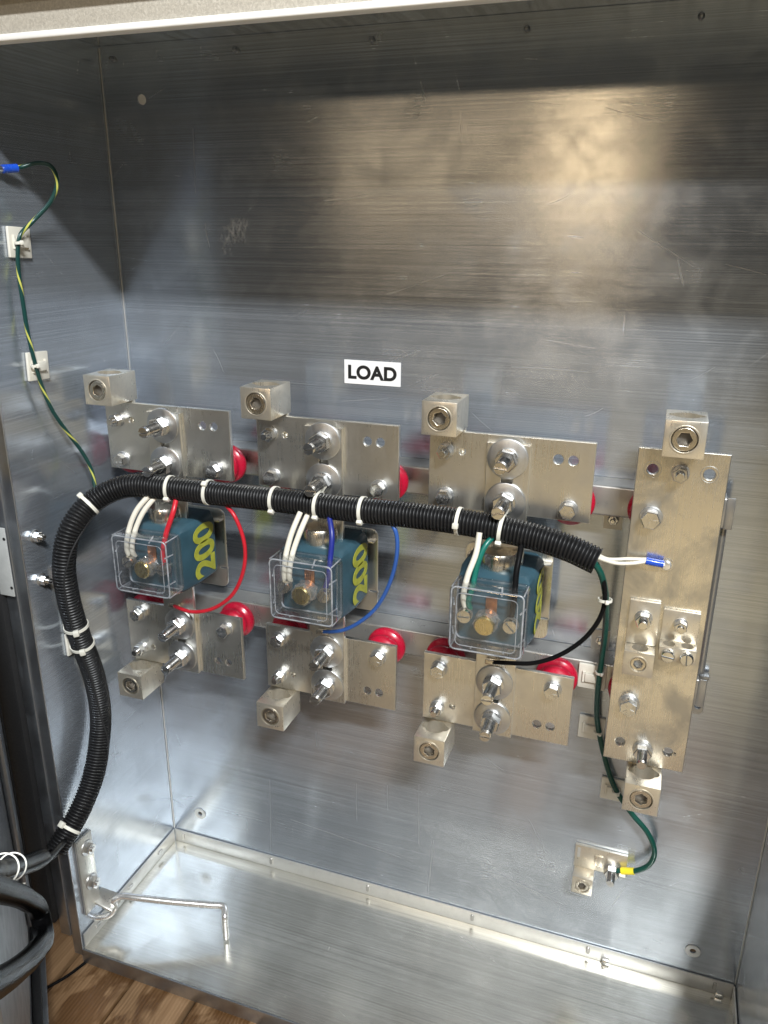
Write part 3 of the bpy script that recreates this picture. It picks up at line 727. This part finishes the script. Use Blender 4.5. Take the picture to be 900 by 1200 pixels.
# ------------------------------------------------------------------ neutral busbar at the right
bx0, bx1, bz0, bz1 = .7045, .7970, .4030, .7955
bcx, bcz = (bx0 + bx1) / 2, (bz0 + bz1) / 2
nb = thing('neutral_busbar', 'tall stained metal busbar plate standing at the right of the plates', 'busbar', (bcx, PY, bcz))
hl = [circle(.0058, 20, (q[0] - bcx, q[1] - bcz)) for q in ((.7212, .7725), (.7784, .7725), (.7222, .4290), (.7775, .4275))] + [circle(.0015, 8, (.7850, .4260 - bcz + bcz - 0) if False else (.7852 - bcx, .4268 - bcz))]
w, h = bx1 - bx0, bz1 - bz0
link('plate', plate([(-w / 2, -h / 2), (w / 2, -h / 2), (w / 2, h / 2), (-w / 2, h / 2)], hl, .0065, .0008), M_BUS, nb, (0, .00325, 0))
hexbolt(nb, .7256 - bcx, 0, .7187 - bcz, .4, 1.12); hexbolt(nb, .7267 - bcx, 0, .4840 - bcz, .8, 1.12)
nutbolt(nb, .7495 - bcx, 0, .7715 - bcz, .5, 1.1); nutbolt(nb, .7490 - bcx, 0, .4240 - bcz, .1, 2.0, 1.25)
for q in ((.7212, .7725), (.7784, .7725)):
    link('hole_ring', plate(circle(.0092, 28), [circle(.0086, 28)], .0004, .0001), M_WASHER, nb, (q[0] - bcx, -.0004, q[1] - bcz))
insulator(.7256, .7165, 'red insulator behind the upper bolt of the tall busbar'); insulator(.7267, .4840, 'red insulator behind the lower bolt of the tall busbar')
lug(.7482, .8160, True, 'lug block standing on top of the tall right busbar', .2)
lug(.7535, .3800, False, 'lug block hanging under the bottom of the tall right busbar', .7)

# small single lug and twin lug on the busbar
sl = thing('small_lug', 'small single-screw lug bolted to the busbar, left of the twin lug', 'lug', (.7312, PY - .0004, .576))
link('tang', bx(-.0165, .0165, -.005, 0, -.010, .044, .0006), M_LUG, sl)
blk = box((0, -.0125, 0), (.0330, .025, .0300), .0006)
cut = []
bm = bmesh.new(); add_lathe(bm, [(.0090, -.05), (.0090, .05)], 28, Matrix.Translation((0, -.0125, 0))); cut.append(fin(bm))
bm = bmesh.new(); add_lathe(bm, [(.0088, .016), (.0088, .04)], 28, AX['-y']); cut.append(fin(bm))
me = boolean(blk, cut); me.materials.clear()
link('lug_body', me, M_LUG, sl, (0, 0, -.0255))
s = link('set_screw', plate(circle(.0084, 30), [hexa(.0092, .3)], .008, .0007, 2), M_NICKEL, sl, (0, -.0205, -.0255)); link('socket_floor', lathe([(.006, 0), (0, .0005)], 18), M_DARKMETAL, s, (0, .003, 0))  # dark metal on the socket floor stands in for the recess shade
nutbolt(sl, .000, -.005, .0235, .3, 1.2, 1.05)
link('screw_seat', plate(circle(.0106, 30), [circle(.0090, 30)], .001, .0003), M_LUG, sl, (0, -.0252, -.0255))
tl = thing('twin_lug', 'twin lug with two slotted screws bolted to the right side of the busbar', 'lug', (.7710, PY - .0004, .5800))
link('tang', bx(-.0195, .0195, -.0045, 0, -.004, .0340, .0006), M_LUG, tl)
blk = box((0, -.0105, -.0125), (.0395, .021, .0170), .0006)
cut = []
for sx in (-.0098, .0098):
    bm = bmesh.new(); add_lathe(bm, [(.0066, -.05), (.0066, .05)], 24, Matrix.Translation((sx, -.0110, -.0125))); cut.append(fin(bm))
me = boolean(blk, cut); me.materials.clear(); link('lug_body', me, M_LUG, tl)
for sx, sp in ((-.0098, .1), (.0098, 1.5)):
    sc = link('slotted_screw', lathe([(.0070, 0), (.0074, .002), (.0074, .0070), (.0062, .0088), (0, .0094)], 24), M_ZINC, tl, (sx, -.0205, -.0125))
    bm = bmesh.new(); add_box(bm, (0, -.0092, 0), (.0126, .0008, .0014)); bmesh.ops.rotate(bm, cent=(0, 0, 0), matrix=Matrix.Rotation(sp, 3, 'Y'), verts=bm.verts); link('slot', fin(bm), M_DARKMETAL, sc)
nutbolt(tl, .0, -.0045, .0185, .6, .8, .82)
# ring terminal and its screw
rt = thing('ring_terminal', 'blue crimp ring terminal screwed onto the middle of the tall busbar', 'terminal', (.7478, PY, .6654))
a = P(757, 657, y=PY - .008); b2 = P(777, 661, y=PY - .006)
o0 = Vector((.7478, PY, .6654))
link('sleeve', tube([a - o0, (a + b2) / 2 - o0 + Vector((0, -.0006, 0)), b2 - o0], .0042, 14), M_TERM, rt)
link('ring', lathe([(.0026, .0005), (.0072, .0005), (.0072, .0014), (.0026, .0014)], 24, cap=False), M_ZINC, rt)
link('neck', tube([b2 - o0, Vector((-.004, -.0012, 0))], .0020, 8, smooth=False), M_ZINC, rt)
link('screw', lathe([(.0056, .0016), (.0056, .0034), (.0042, .0054), (0, .0060)], 18), M_CHROME, rt)

# ground lug on the back panel
gl = thing('ground_lug', 'small ground lug on the back panel with green wire, bottom right', 'lug', (.6950, -.0005, .1640))
link('base', bx(-.0150, .0560, -.0050, 0, -.0050, .0320, .0006), M_LUG, gl)
blk = box((.0, -.0130, -.0190), (.0280, .0260, .0280), .0007); bm = bmesh.new(); add_lathe(bm, [(.0094, .018), (.0094, .04)], 26, AX['-y'] ); bmesh.ops.translate(bm, vec=(0, 0, -.0190), verts=bm.verts)
me = boolean(blk, [fin(bm)]); me.materials.clear(); link('lug_body', me, M_LUG, gl)
s = link('set_screw', plate(circle(.0090, 28), [hexa(.0098, .2)], .007, .0006, 1), M_NICKEL, gl, (0, -.0225, -.0190)); link('socket_floor', lathe([(.0062, 0), (0, .0005)], 16), M_SOCKET_SHADE, s, (0, .002, 0))
link('screw_seat', plate(circle(.0112, 28), [circle(.0096, 28)], .001, .0003), M_NICKEL, gl, (0, -.0262, -.0190))
link('hook', bx(.012, .024, -.0075, -.0052, .004, .022, .0008), M_LUG, gl); link('slot_mark', bx(-.0118, -.0078, -.0056, -.0051, .012, .028), M_WASHER, gl)
nutbolt(gl, .0370, -.005, .004, .2, 1.7, 1.2)

# ------------------------------------------------------------------ LOAD label
lb = thing('load_label', 'white label reading LOAD on the back panel', 'label', (.3695, -.0004, .8412))
link('paper', bx(-.0382, .0382, -.0004, 0, -.0152, .0152), M_LABEL, lb)
cu = bpy.data.curves.new('t', 'FONT'); cu.body = 'LOAD'; cu.size = .0262; cu.offset = .0011; cu.align_x = 'CENTER'; cu.align_y = 'CENTER'; cu.space_character = 1.04; cu.extrude = .00008
o = bpy.data.objects.new('t', cu); COL.objects.link(o); me = bpy.data.meshes.new_from_object(o.evaluated_get(bpy.context.evaluated_depsgraph_get())); bpy.data.objects.remove(o)
me.materials.clear(); me.transform(Matrix.Rotation(PI / 2, 4, 'X')); 
cxm = (max(v.co.x for v in me.vertices) + min(v.co.x for v in me.vertices)) / 2; czm = (max(v.co.z for v in me.vertices) + min(v.co.z for v in me.vertices)) / 2
hz = max(v.co.z for v in me.vertices) - min(v.co.z for v in me.vertices); wx = max(v.co.x for v in me.vertices) - min(v.co.x for v in me.vertices)
me.transform(Matrix.Diagonal((.0660 / wx, 1, .0182 / hz, 1)) @ Matrix.Translation((-cxm, 0, -czm)))
link('lettering', me, M_INK, lb, (0, -.0006, .0))

# ------------------------------------------------------------------ corrugated conduit
CY = -.118
cpts = [P(700, 657, y=-.125), P(665, 641, y=-.122), P(620, 627, y=CY), P(540, 611, y=CY), P(470, 602, y=CY), P(400, 595, y=CY), P(330, 586, y=CY), P(255, 578, y=CY), P(190, 571, y=-.124), P(145, 570, y=-.136), P(108, 588, y=-.160), P(83, 620, x=.030), P(75, 660, x=.024), P(80, 700, x=.022), P(93, 745, x=.022), P(111, 795, x=.022), P(118, 845, x=.022), P(110, 905, x=.023), P(93, 950, x=.020), P(64, 998, x=.008)]
cpath = resample(smooth_path(cpts, 24), .00105)
CR = .0148
def crad(i):
    return (CR, CR, CR - .0014, CR - .0022)[i % 4] if True else CR
cd = thing('corrugated_conduit', 'black corrugated split conduit sweeping over the transformers and down the left wall', 'conduit')
bm = bmesh.new(); add_tube(bm, cpath, crad, 22, cap=False)
link('sleeve', fin(bm, smooth=True, angle=75), M_BLACK, cd)
bm = bmesh.new(); add_tube(bm, cpath, CR - .004, 12, cap=True); link('inner_liner', fin(bm, smooth=True, angle=60), M_GASKET, cd)
sp_ = []
for i in range(0, len(cpath) - 1, 3):
    T_ = (cpath[i + 1] - cpath[i]).normalized(); o_ = Vector((.25, -.35, -.9)); o_ = (o_ - T_ * o_.dot(T_)).normalized(); sp_.append(cpath[i] + o_ * (CR - .0004))
link('split_seam', tube(sp_, .0013, 8, smooth=False), M_GASKET, cd)
def near(pt):
    i = min(range(len(cpath)), key=lambda k: (cpath[k] - pt).length_squared)
    i = min(max(i, 2), len(cpath) - 3); return cpath[i], (cpath[i + 2] - cpath[i - 2]).normalized()
def cable_tie(c, ax, r, headdir, label, wd=.0042, tail=0.0, head=1.0):
    t = thing('cable_tie', label, 'cable tie', c, 'white cable ties')
    hd = Vector(headdir); hd = (hd - ax * hd.dot(ax)).normalized(); B = ax.cross(hd)
    bm = bmesh.new(); n = 40; th = .0011
    R4 = []
    for k in range(n):
        a = 2 * PI * k / n; d = hd * math.cos(a) + B * math.sin(a)
        R4.append([bm.verts.new(d * (r + s) + ax * e) for s, e in ((0, -wd / 2), (th, -wd / 2), (th, wd / 2), (0, wd / 2))])
    for k in range(n):
        a, b_ = R4[k], R4[(k + 1) % n]
        for j in range(4): bm.faces.new((a[j], a[(j + 1) % 4], b_[(j + 1) % 4], b_[j]))
    link('strap', fin(bm, smooth=True, angle=40), M_NYLON, t)
    bm = bmesh.new(); add_box(bm, (0, 0, 0), (.0070 * head, .0066 * head, .0052 * head), .0012, 2)
    M3 = Matrix((ax, B, hd)).transposed().to_4x4(); bmesh.ops.transform(bm, matrix=Matrix.Translation(hd * (r + .0022)) @ M3, verts=bm.verts)
    link('head', fin(bm, smooth=True, angle=40), M_NYLON, t)
    if tail:
        bm = bmesh.new(); add_box(bm, (0, tail / 2, 0), (wd * .8, tail, .001)); bmesh.ops.transform(bm, matrix=Matrix.Translation(hd * (r + .0030)) @ M3, verts=bm.verts); link('tail', fin(bm), M_NYLON, t)
    return t
for (u, v, yy, hd, lab) in ((103, 590, -.162, (-.5, -.8, .5), 'cable tie on the conduit at the upper left bend'),
                            (200, 573, -.122, (-.1, -.75, -.65), 'cable tie on the conduit just left of the red wire'),
                            (245, 577, CY, (0, -.6, .8), 'cable tie on the conduit above the red loop'),
                            (322, 585, CY, (0, -.7, -.7), 'cable tie on the conduit left of the white wires of the blue-wired transformer'),
                            (373, 592, CY, (0, -.7, -.75), 'cable tie on the conduit above the middle transformer terminal'),
                            (425, 597, CY, (0, -.75, -.65), 'cable tie on the conduit left of the blue loop'),
                            (538, 611, CY, (0, -.9, .0), 'cable tie on the conduit left of the teal wire'),
                            (588, 619, CY, (0, -.62, -.78), 'cable tie on the conduit above the right transformer')):
    c, ax = near(P(u, v, y=yy)); cable_tie(c, ax, CR + .0006, hd, lab)
c, ax = near(P(76, 968, x=.014)); cable_tie(c, ax, CR + .0006, (-.2, -.9, .6), 'cable tie near the open lower end of the conduit', head=1.2)

# adhesive tie mounts
def mount_at(name_label, c, normal, upv, w=.034, h=.034):
    t = thing('tie_mount', name_label, 'tie mount', c, 'adhesive cable tie mounts')
    nrm = Vector(normal); u_ = Vector(upv); r_ = u_.cross(nrm)
    t.rotation_euler = Matrix((r_, u_, nrm)).transposed().to_euler()
    link('pad', box((0, 0, .0020), (w, h, .0040), .0012), M_MOUNT, t)
    link('saddle', box((0, 0, .0062), (w * .50, h * .34, .0044), .0012), M_MOUNT, t)
    bm = bmesh.new()
    for s in (-1, 1): add_box(bm, (s * w * .30, 0, .0050), (w * .10, h * .46, .0030), .0006, 1)
    link('post', fin(bm), M_MOUNT, t)
    return t
for (y, z, lab) in ((-.1825, .9965, 'upper tie mount on the left wall holding the striped wire'), (-.1795, .8545, 'lower tie mount on the left wall holding the striped wire')):
    mount_at(lab, (.0004, y, z), (1, 0, 0), (0, .05, 1))
for (x, z, rr, lab) in ((.6795, ZL - .001, 0, 'topmost tie mount along the dark green wire beside the busbar'), (.684, .388, 0, 'middle tie mount along the dark green wire beside the busbar'), (.7215, .2985, 0, 'lowest tie mount along the dark green wire under the busbar')):
    mount_at(lab, (x, -.0004 if z < .45 else -.0376, z), (0, -1, 0), (0, 0, 1))
for dz, lab in ((.0175, 'upper mount of the pair holding the conduit to the left wall'), (-.0175, 'lower mount of the pair holding the conduit to the left wall')):
    mount_at(lab, (.0004, -.1795, .4985 + dz), (1, 0, 0), (0, 0, 1), .033, .033)
for u, v, lab in ((95, 728, 'upper of two ties strapping the conduit to the left wall mount'), (100, 751, 'lower of two ties strapping the conduit to the left wall mount')):
    c, ax = near(P(u, v, x=.022)); cable_tie(c, ax, CR + .0004, (.55, -.7, -.2), lab, tail=.004, head=1.15)

# ------------------------------------------------------------------ wires
def wire(name, pts, r, mtl, label, cat='wire', group='thin secondary wires', n=12):
    o = link(name, tube(pts, r, n, 12), mtl); tag(o, label, cat, group); return o
def tp(i, dx, y, dz): return Vector((PX[i] + SXO + dx, y, .601 + dz))       # terminal-relative point
WR = .0034
# white pairs
wire('white_wire', [P(178, 577, y=-.128), P(160, 598, y=-.142), P(150, 625, y=-.150), P(149, 645, y=-.1490), tp(0, -.0300, -.1450, .002)], WR, M_WWHITE, 'outer white wire bending down to the red-wired transformer')
wire('white_wire', [P(185, 579, y=-.124), P(168, 600, y=-.138), P(157, 626, y=-.146), P(155, 645, y=-.149), tp(0, -.0235, -.1440, .003)], WR, M_WWHITE, 'inner white wire bending down to the red-wired transformer')
wire('white_wire', [P(352, 600, y=-.128), P(342, 624, y=-.142), P(335, 650, y=-.150), P(333, 672, y=-.1490), tp(1, -.0305, -.1450, .002)], WR, M_WWHITE, 'outer white wire running down to the blue-wired transformer')
wire('white_wire', [P(361, 602, y=-.124), P(351, 625, y=-.138), P(342, 652, y=-.146), P(339, 674, y=-.149), tp(1, -.0235, -.1440, .003)], WR, M_WWHITE, 'inner white wire running down to the blue-wired transformer')
wire('white_wire', [P(562, 624, y=-.134), P(558, 648, y=-.142), P(548, 675, y=-.150), P(543, 700, y=-.149), tp(2, -.0285, -.1450, .004)], WR, M_WWHITE, 'single white wire running down to the black-wired transformer')
# coloured wires into terminals
wire('red_wire', [P(207, 583, y=-.124), P(203, 600, y=-.136), P(194, 628, y=-.142), P(191, 650, y=-.1475), tp(0, .0240, -.1450, .000)], WR, M_WRED, 'short red wire dropping from the conduit into the left cover')
wire('blue_wire', [P(386, 606, y=-.124), P(389, 628, y=-.136), P(387, 655, y=-.143), P(385, 675, y=-.1475), tp(1, .0240, -.1450, .000)], WR, M_WNAVY, 'short dark blue wire dropping from the conduit into the middle cover')
wire('black_wire', [P(612, 634, y=-.124), P(609, 650, y=-.130), P(605, 672, y=-.140), P(603, 700, y=-.147), tp(2, .0245, -.1450, .000)], WR, M_WBLACK, 'short black wire dropping from the conduit into the right cover')
wire('teal_wire', [P(579, 628, y=-.122), P(569, 639, y=-.132), P(560, 660, y=-.140), P(553, 690, y=-.146), P(549, 705, y=-.148), tp(2, -.0230, -.1450, .004)], WR, M_WGREEN, 'teal green wire beside the single white wire of the right transformer')
# loops to the primary bar
wire('red_wire', [P(265, 592, y=-.118), P(275, 605, y=-.122), P(286, 635, y=-.120), P(286, 665, y=-.116), P(273, 696, y=-.112), P(250, 713, y=-.110), P(225, 717, y=-.106), P(206, 711, y=-.098), tp(0, -.004, -.094, -.089)], .0026, M_WRED, 'red wire looping right of the left transformer to its lower bar')
wire('blue_wire', [P(456, 609, y=-.118), P(464, 624, y=-.121), P(465, 650, y=-.119), P(456, 685, y=-.114), P(440, 713, y=-.111), P(420, 730, y=-.108), P(400, 739, y=-.102), tp(1, -.004, -.094, -.089)], .0026, M_WBLUE, 'blue wire looping right of the middle transformer to its lower bar')
wire('black_wire', [P(699, 660, y=-.124), P(706, 676, y=-.122), P(709, 700, y=-.118), P(704, 722, y=-.114), P(685, 748, y=-.110), P(655, 768, y=-.108), P(625, 777, y=-.106), P(598, 777, y=-.100), tp(2, -.004, -.094, -.089)], .0027, M_WBLACK, 'black wire curving from the conduit end to the right lower bar')
wire('green_wire', [P(695, 657, y=-.125), P(704, 672, y=-.123), P(710, 700, y=-.110), P(709, 740, y=-.075), P(705, 772, y=-.052), P(702, 795, y=-.048), P(700, 818, y=-.034), P(700, 845, y=-.014), P(708, 885, y=-.010), P(720, 922, y=-.012), P(740, 953, y=-.014), P(759, 976, y=-.016), P(767, 998, y=-.016), P(760, 1014, y=-.014), P(742, 1021, y=-.012), P(724, 1020, y=-.010)], .0036, M_WDGREEN, 'dark green ground wire from the conduit end down to the ground lug')
wire('white_wire', [P(697, 652, y=-.125), P(707, 656, y=-.118), P(722, 660, y=-.106), P(742, 660, y=-.096), P(760, 657.5, y=-.0915)], .0021, M_WWHITE, 'lower white wire from the conduit end to the blue ring terminal')
wire('white_wire', [P(697, 648, y=-.120), P(712, 655, y=-.108), P(735, 655, y=-.094), P(760, 655.5, y=-.0905)], .0019, M_WWHITE, 'upper white wire from the conduit end to the blue ring terminal')
o = link('wire_marker', tube([P(743, 1021, y=-.012), P(728, 1020.5, y=-.0105)], .0048, 14, smooth=False), M_TAPE); tag(o, 'yellow tape marker on the green wire at the ground lug', 'tape')
c = P(709, 703, y=-.116); cable_tie(c, Vector((0, .1, 1)).normalized(), .0068, (.3, -.9, 0), 'small cable tie binding the black and green wires', wd=.003, head=.7)
for u, v, yy, lab in ((703, 788, -.048, 'cable tie holding the green wire to the topmost mount'), (701, 858, -.010, 'cable tie holding the green wire to the middle mount'), (722, 928, -.012, 'cable tie holding the green wire to the lowest mount')):
    cable_tie(P(u, v, y=yy), Vector((.1, 0, -1)).normalized(), .0045, (.4, -.9, 0), lab, wd=.003, head=.6)

# striped wire on the left wall
gp = [P(12, 198, x=.012), P(24, 196, x=.016), P(45, 191, x=.030), P(60, 195, x=.042), P(67, 212, x=.045), P(60, 235, x=.036), P(40, 258, x=.018), P(24, 275, x=.0125), P(21, 290, x=.010), P(22, 320, x=.008), P(27, 355, x=.009), P(33, 392, x=.010), P(41, 425, x=.0125), P(50, 455, x=.012), P(62, 482, x=.014), P(80, 508, x=.018), P(95, 528, x=.022), P(107, 550, x=.028), P(112, 575, x=.034)]
path = resample(smooth_path(gp, 16), .003)
bm = bmesh.new(); add_tube(bm, path, .0024, 12, cap=False); me = fin(bm, smooth=True, angle=60)
uv = me.uv_layers.new(name='UVMap'); nr = 12
for poly in me.polygons:
    idx = [me.loops[l].vertex_index for l in poly.loop_indices]; ks = [k % nr for k in idx]; wrap = max(ks) - min(ks) > nr / 2
    for l, v in zip(poly.loop_indices, idx):
        kk = v % nr
        if wrap and kk == 0: kk = nr
        uv.data[l].uv = ((v // nr) * .003 * .7, kk / nr)
o = link('ground_wire', me, M_GY); tag(o, 'green and yellow striped ground wire running down the left wall', 'wire')
rt = thing('ring_terminal', 'blue crimp terminal on the striped wire at the upper left', 'terminal', P(12, 198, x=.012))
o0 = P(12, 198, x=.012); link('sleeve', tube([Vector((0, 0, 0)) + (P(20, 197, x=.014) - o0), P(3, 198, x=.008) - o0], .0046, 14, smooth=False), M_TERM, rt)
link('ring', tube([P(3, 198, x=.008) - o0, P(-14, 198, x=.003) - o0], .0030, 10, smooth=False), M_ZINC, rt)
for u, v, lab in ((22, 284, 'cable tie holding the striped wire to the upper mount'), (41, 428, 'cable tie holding the striped wire to the lower mount')):
    cable_tie(P(u, v, x=.0115), Vector((0, .15, -1)).normalized(), .0040, (.9, -.3, 0), lab, wd=.003, head=.7)

# ------------------------------------------------------------------ bolts on the left wall
for y, z, lab in ((-.2215, .6480, 'upper of two nut-capped studs on the left wall'), (-.2208, .5885, 'lower of two nut-capped studs on the left wall')):
    t = thing('wall_stud', lab, 'stud', (.0002, y, z), 'studs on the left wall'); t.rotation_euler = (0, 0, PI / 2)
    # local -y points out of the wall (+x)
    t.scale = (.78, .78, .78)
    link('stud', NB[1], None, t, (0, -.0050, 0))
    n_ = link('nut', NB[0], None, t, (0, -.0030, 0), (0, .4, 0)); link('flat_washer', HB[2], None, t)
    link('lock_washer', HB[3], None, t, (0, -.0018, 0))

# ------------------------------------------------------------------ door stay: bracket and hooked rod
br = thing('stay_bracket', 'bent metal bracket with two nuts at the lower left front corner', 'bracket', (.0004, -.212, .06))
link('wall_plate', bx(0, .0040, -.0205, .0120, -.012, .1200, .0010), M_TIN, br)
for z in (.098, .036):
    n_ = link('nut', NB[0], None, br, (.0058, -.001, z), (0, 0, PI / 2)); link('bolt', NB[1], None, n_, (0, .0025, 0)).scale = (.9, .9, .9); link('flat_washer', HB[2], None, n_, (0, .0018, 0)).scale = (1.1, 1, 1.1)
bm = bmesh.new()
q = [P(97, 1050, z=.062), P(111, 1036, z=.066), P(146, 1049, z=.052), P(131, 1068, z=.046)]
o0 = Vector((.0004, -.212, .06))
A = [bm.verts.new(k - o0) for k in q]; B = [bm.verts.new(k - o0 - Vector((0, 0, .004))) for k in q]
bm.faces.new(A); bm.faces.new(B[::-1])
for k in range(4): bm.faces.new((A[k], A[(k + 1) % 4], B[(k + 1) % 4], B[k]))
bmesh.ops.bevel(bm, geom=list(bm.edges), offset=.0009, segments=2, profile=.5, affect='EDGES')
link('tab', fin(bm, smooth=True, angle=40), M_TIN, br)
tip = Vector((.194, -.158, .0005))
el = P(265, 1064, x=.192)
rp = [P(99, 1072, z=.028), P(118, 1075, z=.028), P(130, 1071, z=.031), P(135, 1062, z=.042), P(133, 1055, z=.060), P(142, 1050.5, z=.0645), P(160, 1052, z=.0635), P(200, 1056.5, z=.057), P(245, 1060.5, z=.0500), P(262, 1063, z=.0470), tip + Vector((.0005, 0, .040)), tip + Vector((0, 0, .032)), tip]
o = link('stay_rod', tube(rp, .0050, 16, 14), M_CHROME); tag(o, 'bright hooked steel rod lying across the cabinet floor', 'rod')

# ------------------------------------------------------------------ cables at the lower left, outside the cabinet
ce = cpath[-1]
o = link('black_cable', tube([cpath[-25], ce, PD(48, 1003, .03), PD(30, 1010, .022), PD(10, 1017, .018), PD(-15, 1022, .018), PD(-50, 1030, .018)], .0072, 16), M_RUBBER); tag(o, 'black cable leaving the open end of the conduit', 'cable')
o = link('thin_cable', tube([cpath[-20] + Vector((.002, 0, -.005)), PD(50, 1012, .03), PD(32, 1020, .02), PD(12, 1026, .015), PD(-20, 1032, .012)], .0040, 12), M_WBLACK); tag(o, 'thin black cable under the thick one at the conduit end', 'cable')
o = link('black_hose', tube([PD(-40, 1032, .02), PD(0, 1043, .022), PD(30, 1054, .026), PD(46, 1070, .030), PD(51, 1092, .032), PD(41, 1116, .030), PD(18, 1138, .024), PD(-30, 1168, .022)], .0090, 20), M_RUBBER); tag(o, 'thick glossy black hose looping at the lower left corner', 'hose')
c = PD(14, 1016, .018); cable_tie(c, (PD(0, 1020, .018) - PD(24, 1012, .018)).normalized(), .0110, (.5, -.7, -.1), 'cable tie knotted round the black cable at the left edge', tail=.012, head=1.3)
c = PD(3, 1019, .018); cable_tie(c, (PD(-10, 1021, .018) - PD(14, 1015, .018)).normalized(), .0112, (.2, -.9, .3), 'second cable tie round the black cable at the left edge', head=1.3)
o = link('floor_cord', tube([P(100, 1128, z=-.028), P(80, 1143, z=-.028), P(58, 1156, z=-.028), P(40, 1166, z=-.028)], .0022, 8), M_WBLACK); tag(o, 'thin black cord lying on the wooden planks', 'cord')
